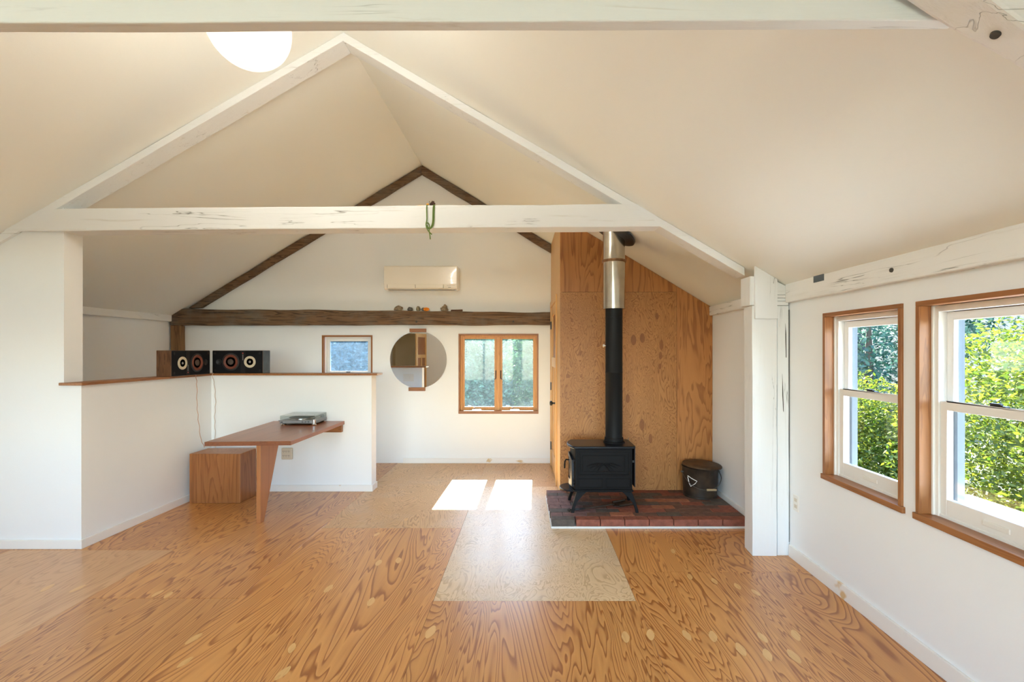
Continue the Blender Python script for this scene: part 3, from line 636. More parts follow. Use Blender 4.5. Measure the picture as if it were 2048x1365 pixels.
# ---------------------------------------------------------------- windows
def dh_window(name, s, xw, W, trim_mat_y='fir_y', trim_mat_z='fir_z', label=None):
    """double-hung window in a side wall; s=+1 outside is +X"""
    y0, y1, z0, z1 = W
    root = bpy.data.objects.new(name, None); C.objects.link(root); root.location = (xw, (y0+y1)/2, z0); struct(root, label, 'window')
    X = lambda d: xw+s*d
    def bx(mb, d0, d1, a, b2, c, d):
        xa, xb = sorted((X(d0), X(d1))); return mb.box(xa, xb, a, b2, c, d)
    t = 0.024
    obj('head_trim', bx(MB(), -0.012, 0.055, y0, y1, z1-t, z1), trim_mat_y, root, bevel=0.002)
    for a, b2 in ((y0, y0+t), (y1-t, y1)): obj('side_trim', bx(MB(), -0.012, 0.055, a, b2, z0+0.032, z1-t), trim_mat_z, root, bevel=0.002)
    obj('sill', bx(MB(), -0.018, 0.075, y0-0.012, y1+0.012, z0, z0+0.032), trim_mat_y, root, bevel=0.002)
    a, b2, c, d = y0+t, y1-t, z0+0.032, z1-t
    f = 0.03
    mb = MB()
    bx(mb, 0.055, 0.13, a, a+f, c, d); bx(mb, 0.055, 0.13, b2-f, b2, c, d); bx(mb, 0.055, 0.13, a+f, b2-f, d-f, d); bx(mb, 0.06, 0.15, a+f, b2-f, c-0.012, c+0.014)
    bx(mb, 0.045, 0.060, a, a+0.012, c, d); bx(mb, 0.045, 0.060, b2-0.012, b2, c, d)
    obj('window_frame', mb, 'vinyl', root, bevel=0.002)
    mb = MB(); bx(mb, 0.13, 0.165, a+0.01, a+f+0.02, c, d); bx(mb, 0.13, 0.165, b2-f-0.02, b2-0.01, c, d); bx(mb, 0.13, 0.165, a+f, b2-f, d-f-0.02, d)
    obj('outer_casing', mb, 'vinyl_grey', root)
    zm = 1.238; st_ = 0.036
    ia, ib = a+f, b2-f
    mb = MB(); d0, d1 = 0.064, 0.092
    bx(mb, d0, d1, ia, ia+st_, c+0.014, zm+0.022); bx(mb, d0, d1, ib-st_, ib, c+0.014, zm+0.022)
    bx(mb, d0, d1, ia+st_, ib-st_, zm-0.020, zm+0.022); bx(mb, d0, d1, ia+st_, ib-st_, c+0.014, c+0.092)
    ls = obj('lower_sash', mb, 'vinyl', root, bevel=0.003)
    obj('pane', bx(MB(), 0.076, 0.080, ia+st_, ib-st_, c+0.092, zm-0.020), 'pane', ls)
    ym = (y0+y1)/2
    obj('finger_lift', bx(MB(), 0.058, 0.066, ym-0.06, ym+0.06, c+0.038, c+0.062), 'plate', ls, bevel=0.003)
    mb = MB(); bx(mb, 0.066, 0.09, ym-0.035, ym+0.035, zm+0.022, zm+0.030); bx(mb, 0.060, 0.075, ym-0.02, ym+0.03, zm+0.030, zm+0.040)
    obj('sash_lock', mb, 'blackhw', ls, bevel=0.003)
    mb = MB(); d0, d1 = 0.096, 0.122
    bx(mb, d0, d1, ia, ia+st_, zm-0.02, d-f); bx(mb, d0, d1, ib-st_, ib, zm-0.02, d-f)
    bx(mb, d0, d1, ia+st_, ib-st_, zm-0.020, zm+0.018); bx(mb, d0, d1, ia+st_, ib-st_, d-f-0.042, d-f)
    us = obj('upper_sash', mb, 'vinyl', root, bevel=0.003)
    obj('pane', bx(MB(), 0.107, 0.111, ia+st_, ib-st_, zm+0.018, d-f-0.042), 'pane', us)
    portal(name+'_portal', (X(0.17), ym, (z0+z1)/2), (-s, 0, 0), (y1-y0)-.1, (z1-z0)-.1)
dh_window('window_1', 1, XR, W1, label='double-hung window beside the white post, green bush outside')
dh_window('window_2', 1, XR, W2, label='double-hung window at the right edge of the view')
dh_window('window_3', 1, XR, W3, label='double-hung side window added for light next to the viewer')
dh_window('window_6', -1, XL, LWN[0], label='double-hung window added for light in the left wall, nearer the viewer')
dh_window('window_7', -1, XL, LWN[1], label='double-hung window added for light in the left wall, nearer the partition')
# back casement pair
def casement():
    x0, x1, z0, z1 = CAS
    root = bpy.data.objects.new('window_4', None); C.objects.link(root); root.location = ((x0+x1)/2, YB, z0); struct(root, 'amber wood casement window pair in the gable wall', 'window')
    t = 0.018
    obj('head_trim', MB().box(x0, x1, YB-.008, YB+.06, z1-t, z1), 'fir_x', root, bevel=.002)
    obj('side_trim', MB().box(x0, x0+t, YB-.008, YB+.06, z0+.04, z1-t), 'fir_z', root, bevel=.002)
    obj('side_trim', MB().box(x1-t, x1, YB-.008, YB+.06, z0+.04, z1-t), 'fir_z', root, bevel=.002)
    obj('sill', MB().box(x0, x1, YB-.012, YB+.07, z0, z0+.04), 'fir_x', root, bevel=.002)
    mb = MB(); a, b2, c, d = x0+t, x1-t, z0+.04, z1-t; f = 0.022
    mb.box(a, a+f, YB+.045, YB+.12, c, d).box(b2-f, b2, YB+.045, YB+.12, c, d).box(a+f, b2-f, YB+.045, YB+.12, d-f, d).box(a+f, b2-f, YB+.05, YB+.15, c-.01, c+.012)
    xm = -0.426
    mb.box(xm-.022, xm+.022, YB+.045, YB+.12, c, d-f)
    obj('window_frame', mb, 'amber', root, bevel=.002)
    for k, (sa, sb, hs) in enumerate(((a+f, xm-.022, 1), (xm+.022, b2-f, -1))):
        mb = MB(); w_ = 0.030
        mb.box(sa, sa+w_, YB+.06, YB+.10, c+.012, d-f).box(sb-w_, sb, YB+.06, YB+.10, c+.012, d-f).box(sa+w_, sb-w_, YB+.06, YB+.10, d-f-.030, d-f).box(sa+w_, sb-w_, YB+.06, YB+.10, c+.012, c+.046)
        s_ = obj('sash', mb, 'amber', root, bevel=.002)
        obj('pane', MB().box(sa+w_, sb-w_, YB+.078, YB+.082, c+.046, d-f-.030), 'pane_dirty', s_)
        xl = sb-0.012 if hs == 1 else sa+0.012
        obj('latch', MB().tube([(xl, YB+.042, 1.235), (xl, YB+.036, 1.20), (xl, YB+.036, 1.13), (xl-hs*.018, YB+.03, 1.115)], .006, 8), 'blackhw', s_)
        xc = sa+0.17
        mb = MB().box(xc-.03, xc+.09, YB+.03, YB+.055, c, c+.018).tube([(xc+.01, YB+.04, c+.016), (xc+.0, YB+.02, c+.040), (xc-.05, YB+.012, c+.062), (xc-.085, YB+.012, c+.070)], .007, 8)
        obj('crank_handle', mb, 'chrome', s_)
    portal('window_4_portal', ((x0+x1)/2, YB+.16, (z0+z1)/2), (0, -1, 0), x1-x0-.1, z1-z0-.1)
casement()
def small_window():
    x0, x1, z0, z1 = SMW
    root = bpy.data.objects.new('window_5', None); C.objects.link(root); root.location = ((x0+x1)/2, YB, z0); struct(root, 'small white window above the half wall cap', 'window')
    t = 0.020
    obj('head_trim', MB().box(x0, x1, YB-.008, YB+.05, z1-t, z1), 'fir_x', root, bevel=.002)
    for a in (x0, x1-t): obj('side_trim', MB().box(a, a+t, YB-.008, YB+.05, z0, z1-t), 'fir_z', root, bevel=.002)
    obj('sill', MB().box(x0, x1, YB-.012, YB+.05, z0, z0+.03), 'fir_x', root, bevel=.002)
    mb = MB(); a, b2, c, d = x0+t, x1-t, z0+.03, z1-t
    mb.box(a, a+.03, YB+.05, YB+.12, c, d).box(b2-.03, b2, YB+.05, YB+.12, c, d).box(a+.03, b2-.03, YB+.05, YB+.12, d-.03, d).box(a+.03, b2-.03, YB+.05, YB+.12, c, c+.05)
    obj('window_frame', mb, 'vinyl', root, bevel=.002)
    a, b2, c, d = a+.03, b2-.03, c+.05, d-.03; w_ = .03
    mb = MB().box(a, a+w_, YB+.06, YB+.10, c, d).box(b2-w_, b2, YB+.06, YB+.10, c, d).box(a+w_, b2-w_, YB+.06, YB+.10, d-w_, d).box(a+w_, b2-w_, YB+.06, YB+.10, c, c+.045)
    s_ = obj('sash', mb, 'vinyl', root, bevel=.002)
    obj('pane', MB().box(a+w_, b2-w_, YB+.078, YB+.082, c+.045, d-w_), 'pane_screen', s_)
    obj('latch', MB().box(-2.47, -2.42, YB+.045, YB+.06, c+.028, c+.040), 'blackhw', s_)
    portal('window_5_portal', ((x0+x1)/2, YB+.16, (z0+z1)/2), (0, -1, 0), x1-x0-.1, z1-z0-.1)
small_window()
for k, (x0, x1, z0, z1) in enumerate(RW):
    root = bpy.data.objects.new('window_%d' % (8+k), None); C.objects.link(root); root.location = ((x0+x1)/2, YF, z0); struct(root, 'white-framed window added for daylight behind the viewer, %s' % ('lower left', 'lower right', 'upper')[k], 'window')
    mb = MB(); t = .05; xm = (x0+x1)/2
    mb.box(x0, x0+t, YF-.12, YF+.01, z0, z1).box(x1-t, x1, YF-.12, YF+.01, z0, z1).box(x0+t, x1-t, YF-.12, YF+.01, z0, z0+t).box(x0+t, x1-t, YF-.12, YF+.01, z1-t, z1).box(xm-.025, xm+.025, YF-.12, YF+.01, z0+t, z1-t)
    obj('window_frame', mb, 'vinyl', root)
    for a, b2 in ((x0+t, xm-.025), (xm+.025, x1-t)): obj('pane', MB().box(a, b2, YF-.07, YF-.066, z0+t, z1-t), 'pane', root)
    portal('window_%d_portal' % (8+k), ((x0+x1)/2, YF-.16, (z0+z1)/2), (0, 1, 0), x1-x0-.1, z1-z0-.1)
# added doorway and hall behind the viewer (seen in the round mirror)
mb = MB().box(-4.75, -3.3, YF-1.5, YF-1.4, 0, 2.06).box(-4.8, -4.7, YF-1.5, YF-.15, 0, 2.06).box(-3.35, -3.25, YF-1.5, YF-.15, 0, 2.06).box(-4.8, -3.25, YF-1.5, YF-.13, 2.06, 2.2).box(-4.8, -3.25, YF-1.5, YF-.15, -.1, 0.0)
struct(obj('wall_added_hall', mb, 'hall'), 'walls of the small added hall, tan in place of a shaded wall', 'wall')
mb = MB().box(-4.53, -4.45, YF, YF+.02, 0, 2.13).box(-3.62, -3.54, YF, YF+.02, 0, 2.13).box(-4.45, -3.62, YF, YF+.02, 2.05, 2.13)
struct(obj('trim_2', mb, 'skirt', bevel=.003), 'white casing of the doorway behind the viewer', 'trim')
ang = math.radians(101); hxp, hyp = -3.30, YF+.06
d2 = bpy.data.objects.new('door_2', None); C.objects.link(d2); d2.location = (hxp, hyp, 0); d2.rotation_euler = (0, 0, ang); struct(d2, 'pine panel door standing open behind the viewer', 'door')
def local(name, mb, mat, parent, bevel=0.0):
    me = mesh_of(mb, name); me.materials.append(MATS[mat]); o = bpy.data.objects.new(name, me); C.objects.link(o); o.parent = parent
    if bevel:
        bv = o.modifiers.new('bevel', 'BEVEL'); bv.width = bevel; bv.segments = 2; bv.limit_method = 'ANGLE'; bv.angle_limit = math.radians(40)
    return o
local('door_leaf', MB().box(0, .10, 0, .035, .01, 2.03).box(.66, .76, 0, .035, .01, 2.03).box(.10, .66, 0, .035, 1.92, 2.03).box(.10, .66, 0, .035, 1.28, 1.38).box(.10, .66, 0, .035, .01, .24).box(.34, .42, 0, .035, .24, 1.28), 'pine_z', d2)
for a in ((.10, .66, 1.38, 1.92), (.10, .34, .24, 1.28), (.42, .66, .24, 1.28)): local('door_panel', MB().box(a[0], a[1], .012, .024, a[2], a[3]), 'fir_z', d2)
for hz_ in (.25, 1.1, 1.85): local('hinge', MB().box(-.012, .02, .030, .042, hz_-.05, hz_+.05), 'blackhw', d2)

# ---------------------------------------------------------------- brick hearth
hearth = thing('brick_hearth', 'raised red brick hearth pad under the wood stove', 'hearth', (1.0, 4.5, 0))
obj('base_board', MB().prism([(0.178, 4.076), (1.85, 4.076), (1.85, 4.95), (0.158, 4.95)], 'Z', 0.001, 0.018), 'white_strip', hearth)
RW_, PIT = 0.0972, 0.2065
rb = random.Random(4)
pal = ['brick_red']*4+['brick_brown']*6+['brick_dark']*3+['brick_orange']*2
for r_ in range(9):
    y0 = 4.080+r_*RW_; y1 = y0+RW_-0.0034
    xl = 0.183-0.0022*r_+rb.uniform(-.004, .004)
    edges = [xl]
    nxt = xl+(PIT if r_ % 2 == 0 else PIT/2)
    while nxt < 1.80: edges.append(nxt); nxt += PIT
    edges.append(1.853)
    for k in range(len(edges)-1):
        g = .0032 if r_ == 0 else .0016; a, b2 = edges[k]+g, edges[k+1]-g-(0.006 if (r_ == 0 and k == 0) else 0)
        if b2-a < .03: continue
        mt = rb.choice(pal)
        if r_ == 0: mt = 'brick_dark' if k == 0 else 'brick_red'
        elif k < 2 and a < .55: mt = rb.choice(['brick_plum', 'brick_plum', 'brick_dark'])
        dz = rb.uniform(-.0015, .001); dy = rb.uniform(-.001, .001)
        obj('brick', MB().box(a, b2, y0+dy, y1+dy, .0185, .075+dz), mt, hearth, bevel=.0035, seg=2)
HZ = 0.0755

# ---------------------------------------------------------------- wood stove
stove = thing('wood_stove', 'black cast-iron wood stove standing on the brick hearth', 'stove', (0.66, 4.44, HZ))
Y0, Y1 = 4.275, 4.60
def bow(x, d, n=10, ya=Y0, yb=Y1):   # bowed door end: from rear to front on the left
    return [(x-d*math.sin(PI*i/n)**.8, lerp(yb, ya, i/n)) for i in range(n+1)]
body = bow(0.40, 0.03)+[(0.905, Y0), (0.905, Y1)]
obj('body', MB().prism(body, 'Z', 0.268, 0.634), 'iron', stove, bevel=.006)
obj('bottom_rim', MB().prism(bow(0.392, 0.034, 10, Y0-.008, Y1+.008)+[(0.912, Y0-.008), (0.912, Y1+.008)], 'Z', 0.252, 0.270), 'iron', stove, bevel=.004)
obj('top_plate', MB().prism(bow(0.388, 0.050, 14, Y0-.012, Y1+.012)+[(0.928, Y0-.012), (0.936, Y0+.02), (0.936, Y1-.02), (0.928, Y1+.012)], 'Z', 0.634, 0.656), 'iron_gloss', stove, bevel=.006)
def frame(mb, x0, x1, z0, z1, t, ya, yb):
    return mb.box(x0, x1, ya, yb, z0, z0+t).box(x0, x1, ya, yb, z1-t, z1).box(x0, x0+t, ya, yb, z0+t, z1-t).box(x1-t, x1, ya, yb, z0+t, z1-t)
sp = obj('side_panel', MB().box(.420, .892, Y0-.006, Y0, .280, .624), 'iron', stove, bevel=.003)
obj('panel_moulding', frame(MB(), .432, .880, .397, .609, .012, Y0-.014, Y0-.005), 'iron', sp, bevel=.003)
obj('panel_moulding', frame(MB(), .459, .840, .430, .576, .007, Y0-.012, Y0-.005), 'iron', sp, bevel=.002)
obj('panel_moulding', frame(MB(), .428, .641, .290, .372, .006, Y0-.012, Y0-.005), 'iron', sp, bevel=.002)
obj('panel_moulding', frame(MB(), .672, .886, .290, .372, .006, Y0-.012, Y0-.005), 'iron', sp, bevel=.002)
mb = MB()
for sx in (-1, 1):
    for k in range(4):
        pts = []
        for i in range(13):
            t = i/12
            x = 0.648+sx*lerp(-0.055+.012*k, 0.150-.030*k, t); zz = 0.478+0.014*k*(1-t)-.004*k+0.075*t*(1.25-t)*(1-.14*k)-0.030*max(0, t-.45)-.012*k*t
            pts.append((x, Y0-.008, zz))
        mb.tube(pts, [.0055*math.sin(PI*(.08+.84*i/12))+.0008 for i in range(13)], 6)
obj('leaf_relief', mb, 'iron', sp)
# bowed door on the left end
def bowx(y, x=.400, d=.03): return x-d*math.sin(PI*max(0, min(1, (Y1-y)/(Y1-Y0))))**.8
mb = MB(); ys = [lerp(4.305, 4.57, i/12) for i in range(13)]
def arch(y): return 0.575-0.045*((y-4.4375)/.13)**2
for i in range(12):
    a, b2 = ys[i], ys[i+1]
    for zlo, zhi in ((lambda y: .292, lambda y: .345), (lambda y: arch(y)-.035, arch)):
        mb.hexa([(bowx(a)-.018, a, zlo(a)), (bowx(b2)-.018, b2, zlo(b2)), (bowx(b2)+.004, b2, zlo(b2)), (bowx(a)+.004, a, zlo(a)), (bowx(a)-.018, a, zhi(a)), (bowx(b2)-.018, b2, zhi(b2)), (bowx(b2)+.004, b2, zhi(b2)), (bowx(a)+.004, a, zhi(a))])
    if i in (0, 1, 10, 11):
        mb.hexa([(bowx(a)-.018, a, .345), (bowx(b2)-.018, b2, .345), (bowx(b2)+.004, b2, .345), (bowx(a)+.004, a, .345), (bowx(a)-.018, a, arch(a)-.035), (bowx(b2)-.018, b2, arch(b2)-.035), (bowx(b2)+.004, b2, arch(b2)-.035), (bowx(a)+.004, a, arch(a)-.035)])
dr = obj('stove_door', mb, 'iron_gloss', stove)
mb = MB()
for i in range(2, 10):
    a, b2 = ys[i], ys[i+1]
    mb.hexa([(bowx(a)-.010, a, .345), (bowx(b2)-.010, b2, .345), (bowx(b2)-.004, b2, .345), (bowx(a)-.004, a, .345), (bowx(a)-.010, a, arch(a)-.035), (bowx(b2)-.010, b2, arch(b2)-.035), (bowx(b2)-.004, b2, arch(b2)-.035), (bowx(a)-.004, a, arch(a)-.035)])
obj('door_glass', mb, 'stove_glass', dr)
obj('door_handle', MB().tube([(.372, 4.545, .475), (.338, 4.548, .478), (.328, 4.55, .46), (.325, 4.552, .395)], .007, 8), 'iron', dr)
for hz_ in (.33, .52): obj('hinge', MB().tube([(.392, 4.292, hz_-.018), (.392, 4.292, hz_+.018)], .008, 8), 'iron_gloss', dr)
pts = [(0.385-0.115*math.sin(PI*i/16), 4.4375+.13*math.cos(PI*i/16)) for i in range(17)]
obj('ash_lip', MB().prism(pts, 'Z', .243, .255), 'iron_gloss', stove, bevel=.004)
for fx, fy, tx, ty in ((.374, 4.256, .43, 4.305), (.942, 4.256, .885, 4.305), (.374, 4.615, .43, 4.57), (.942, 4.615, .885, 4.57)):
    sx = 1 if tx > fx else -1; mb = MB()
    rows = []
    for i in range(9):
        t = i/8
        cx = lerp(fx, tx, t**1.3); cyy = lerp(fy, ty, t**1.3); h_ = lerp(.013, .045, max(0, (t-.35)/.65)**1.6); dd = lerp(.012, .022, t)
        xa, xb = (cx-.012, cx+2*h_-.012) if sx > 0 else (cx-2*h_+.012, cx+.012)
        rows.append([(xa, cyy-dd, lerp(HZ, .256, t)), (xb, cyy-dd, lerp(HZ, .256, t)), (xb, cyy+dd, lerp(HZ, .256, t)), (xa, cyy+dd, lerp(HZ, .256, t))])
    for i in range(8): mb.loft(rows[i], rows[i+1], 1, ends=(i in (0, 7)))
    obj('leg', mb, 'iron', stove, bevel=.003)
obj('heat_shield', MB().box(.930, .936, 4.30, 4.58, .285, .632).box(.905, .93, 4.32, 4.335, .50, .52).box(.905, .93, 4.54, 4.555, .50, .52), 'black', stove)
obj('ash_pan', MB().box(.47, .84, 4.32, 4.56, .236, .253), 'iron', stove, bevel=.003)
obj('damper_rod', MB().tube([(.915, 4.53, .655), (.925, 4.535, .685)], .003, 6), 'wire', stove)
PX, PY = 0.775, 4.47
obj('flue_collar', MB().lathe([(.100, .656), (.098, .664), (.088, .672), (.085, .700), (.082, .702)], (PX, PY, 0), 'Z', 40), 'iron', stove)

pipe = thing('stove_pipe', 'black stove pipe with stainless chimney section rising to the ceiling', 'pipe', (PX, PY, .70))
obj('black_pipe', MB().lathe([(.0785, .7025), (.0785, 1.296), (.080, 1.298), (.080, 1.306), (.0785, 1.308), (.0785, 1.80), (.080, 1.801), (.080, 1.808), (.0785, 1.809), (.0785, 1.90)], (PX, PY, 0), 'Z', 48), 'pipe_black', pipe)
ct = zc(PX, PY)
obj('steel_section', MB().lathe([(.079, 1.886), (.104, 1.886), (.104, 1.895), (.1015, 1.897), (.1015, 2.315)], (PX, PY, 0), 'Z', 48), 'steel', pipe)
obj('steel_section', MB().lathe([(.1005, 2.335), (.1005, ct+.05)], (PX, PY, 0), 'Z', 48), 'steel', pipe)
obj('clamp_ring', MB().lathe([(.1015, 2.312), (.109, 2.314), (.109, 2.322), (.106, 2.325), (.109, 2.328), (.109, 2.336), (.1005, 2.338)], (PX, PY, 0), 'Z', 48), 'steel_rust', pipe)
sl = math.atan((zc(.9, PY)-zc(1.1, PY))/.2)
M = Matrix.Rotation(sl, 3, 'Y')
obj('ceiling_flange', MB().lathe([(.110, -.045), (.215, -.030), (.225, -.022), (.225, -.004), (.11, -.004)], (PX, PY, ct), 'Z', 48, M), 'black', pipe)
obj('damper_knob', MB().lathe([(.0, -.028), (.010, -.028), (.019, -.018), (.019, -.010), (.006, -.006), (.006, .004)], (PX-.0785, PY-.01, 1.546), 'X', 16), 'chrome', pipe)

# ---------------------------------------------------------------- hearth things
bk = thing('ash_bucket', 'rusty black metal ash bucket with lid and wooden grip on the hearth', 'bucket', (1.676, 4.775, HZ))
bx_, by_ = 1.676, 4.775
obj('pail', MB().lathe([(0, HZ), (.158, HZ), (.162, HZ+.004), (.162, HZ+.016), (.158, HZ+.020), (.172, HZ+.285), (.176, HZ+.29)], (bx_, by_, 0), 'Z', 40), 'rusty', bk)
obj('lid', MB().lathe([(.172, HZ+.286), (.186, HZ+.290), (.188, HZ+.302), (.180, HZ+.312), (.150, HZ+.320), (.11, HZ+.318), (.06, HZ+.330), (.02, HZ+.333), (0, HZ+.333)], (bx_, by_, 0), 'Z', 40, Matrix.Rotation(math.radians(3), 3, 'Y')), 'rusty_lid', bk)
bail = []
for i in range(21):
    t = PI*i/20
    bail.append((bx_-.182*math.cos(t), by_-.168*math.sin(t)**.6-.012, HZ+.235-.135*math.sin(t)))
obj('bail_handle', MB().tube(bail, .003, 6), 'wire', bk)
obj('grip', MB().lathe([(.0, -.045), (.010, -.045), (.011, -.03), (.009, -.028), (.011, -.02), (.009, -.012), (.011, -.004), (.009, .004), (.011, .012), (.009, .02), (.011, .028), (.010, .045), (0, .045)], (bx_+.045, by_-.186, HZ+.103), 'X', 16), 'grip', bk)
for s in (-1, 1):
    obj('ear', MB().lathe([(0, -.012), (.010, -.012), (.010, .012), (0, .012)], (bx_+s*.178, by_-.01, HZ+.235), 'X', 12), 'wire', bk)
obj('tie_wire', MB().tube([(bx_-.150, by_-.088, HZ+.215), (bx_-.12, by_-.128, HZ+.195), (bx_-.083, by_-.160, HZ+.178), (bx_-.10, by_-.148, HZ+.150), (bx_-.13, by_-.120, HZ+.120), (bx_-.14, by_-.105, HZ+.145), (bx_-.150, by_-.092, HZ+.205)], .0035, 6), 'whitewire', bk)

sh = thing('fire_shovel', 'dark iron ash shovel lying on the bricks under the stove', 'shovel', (.55, 4.40, HZ))
obj('handle', MB().tube([(.352, 4.285, HZ+.014), (.48, 4.33, HZ+.012), (.62, 4.385, HZ+.012), (.775, 4.45, HZ+.014)], .006, 8), 'rusty', sh)
obj('knob', MB().blob((.346, 4.283, HZ+.016), (.015, .015, .015), .05), 'rusty', sh)
obj('wrap', MB().tube([(.40, 4.302, HZ+.013), (.49, 4.334, HZ+.012)], .010, 8), 'black', sh)
mb = MB(); d = Vector((.35, .16)).normalized(); nrm = Vector((-d.y, d.x)); c0 = Vector((.765, 4.446))
P = [c0+d*a+nrm*b2 for a, b2 in ((0, -.02), (.03, -.055), (.17, -.062), (.19, 0), (.17, .062), (.03, .055), (0, .02))]
mb.prism([tuple(p) for p in P], 'Z', HZ+.001, HZ+.006)
for a, b2 in ((1, 2), (4, 5)):
    p, q = P[a], P[b2]; mb.tube([(p.x, p.y, HZ+.012), (q.x, q.y, HZ+.012)], .011, 6)
obj('blade', mb, 'rusty', sh)

# ---------------------------------------------------------------- desk, stool, turntable
tb = thing('wall_table', 'reddish wooden table fixed to the half wall on one tapered leg', 'table', (-2.35, 4.5, 0))
obj('table_top', MB().prism([(-2.672, 3.975), (-1.984, 4.015), (-1.978, 5.163), (-2.735, 5.163)], 'Z', .715, .750), 'table_y', tb, bevel=.002)
obj('end_strip', MB().prism([(-2.6719, 3.9725), (-1.9843, 4.0125), (-1.984, 4.016), (-2.672, 3.976)], 'Z', .7155, .7495), 'table_end', tb)
obj('top_cleat', MB().prism([(-2.47, 4.185), (-2.28, 4.195), (-2.28, 4.60), (-2.47, 4.60)], 'Z', .698, .715), 'table_end', tb, bevel=.002)
obj('leg', MB().prism([(4.20, 0.0), (4.255, 0.0), (4.53, .698), (4.20, .698)], 'X', -2.375, -2.338), 'table_z', tb, bevel=.002)
obj('wall_cleat', MB().box(-2.70, -1.995, 5.118, 5.163, .636, .715), 'fir_x', tb, bevel=.002)

tag(obj('stool_block', MB().box(-3.345, -2.845, 4.752, 5.03, 0.0, .487), 'block', base=(-3.1, 4.9, 0), bevel=.005), 'solid brown wooden block stool in the corner under the table', 'stool')

TX0, TX1, TYa, TYb, TZ = -2.517, -2.160, 4.862, 5.150, .7505
tt = thing('turntable', 'silver record player with clear lid on the wooden table', 'turntable', ((TX0+TX1)/2, 5.0, TZ))
obj('plinth', MB().box(TX0, TX1, TYa, TYb, TZ+.016, TZ+.050), 'silver', tt, bevel=.006)
obj('corner_post', MB().lathe([(.016, TZ+.010), (.016, TZ+.054), (.012, TZ+.058), (0, TZ+.058)], (TX1-.014, TYa+.012, 0), 'Z', 20), 'chrome', tt)
for x, y in ((TX0+.03, TYa+.03), (TX1-.02, TYa+.02), (TX0+.03, TYb-.03), (TX1-.03, TYb-.03)):
    obj('foot', MB().lathe([(.022, TZ), (.024, TZ+.006), (.018, TZ+.016)], (x, y, 0), 'Z', 20), 'chrome', tt)
obj('platter', MB().lathe([(.128, TZ+.050), (.132, TZ+.054), (.132, TZ+.062), (.125, TZ+.063)], (-2.355, 5.005, 0), 'Z', 40), 'chrome', tt)
obj('slip_mat', MB().lathe([(.122, TZ+.063), (.122, TZ+.066), (0, TZ+.066)], (-2.355, 5.005, 0), 'Z', 40), 'vinylrec', tt)
obj('tonearm', MB().tube([(-2.19, 5.10, TZ+.075), (-2.195, 4.95, TZ+.075), (-2.22, 4.90, TZ+.070)], .004, 8).lathe([(.018, TZ+.05), (.018, TZ+.078), (0, TZ+.08)], (-2.19, 5.10, 0), 'Z', 16), 'silver', tt)
for x in (-2.285, -2.255, -2.225): obj('button', MB().box(x-.010, x+.010, TYa-.002, TYa+.004, TZ+.030, TZ+.037), 'black', tt)
obj('name_badge', MB().box(TX0+.014, TX0+.034, TYa-.0015, TYa+.004, TZ+.028, TZ+.036), 'black', tt)
mb = MB(); a = .0025
za, zb = TZ+.052, TZ+.096
mb.box(TX0+.004, TX1-.004, TYa+.003, TYb-.004, zb-a, zb).box(TX0+.004, TX1-.004, TYa+.003, TYa+.003+a, za, zb-a).box(TX0+.004, TX1-.004, TYb-.004-a, TYb-.004, za, zb-a).box(TX0+.004, TX0+.004+a, TYa+.003+a, TYb-.004-a, za, zb-a).box(TX1-.004-a, TX1-.004, TYa+.003+a, TYb-.004-a, za, zb-a)
obj('dust_cover', mb, 'acrylic', tt)
obj('cable', MB().tube([(TX0+.01, TYb-.03, TZ+.03), (TX0-.03, TYb-.012, TZ+.025), (TX0-.08, TYb-.008, TZ+.004), (TX0-.16, TYb+.004, TZ+.004)], .003, 6), 'rubber', tt)

# six-way outlet under the table
ol = thing('wall_outlet', 'tan six-way electrical outlet under the table', 'outlet', (-2.583, 5.165, .40))
obj('housing', MB().box(-2.640, -2.527, 5.135, 5.165, .343, .466), 'plate_tan', ol, bevel=.008)
for zz in (.432, .385):
    for x in (-2.615, -2.588, -2.560):
        mb = MB()
        for dx in (-.006, .006): mb.box(x+dx-.0016, x+dx+.0016, 5.1335, 5.137, zz-.004, zz+.006)
        mb.box(x-.002, x+.002, 5.1335, 5.137, zz-.013, zz-.009)
        obj('socket', mb, 'slot', ol)
op = thing('wall_outlet', 'white outlet plate low on the wall beside the post', 'outlet', (XR, 3.45, .415))
obj('cover_plate', MB().box(XR-.006, XR, 3.415, 3.487, .355, .470), 'plate', op, bevel=.003)
for zz in (.435, .39): obj('socket', MB().box(XR-.0075, XR-.005, 3.435, 3.467, zz-.012, zz+.012), 'plate_tan', op)
sw = thing('light_switch', 'white triple switch plate on the back of the half wall, seen in the mirror', 'switch', (-1.90, PENY1, 1.08))
obj('cover_plate', MB().box(-1.985, -1.82, PENY1, PENY1+.006, 1.02, 1.135), 'plate', sw, bevel=.003)
for x in (-1.95, -1.9025, -1.855): obj('toggle', MB().box(x-.005, x+.005, PENY1+.005, PENY1+.016, 1.065, 1.09), 'plate', sw)

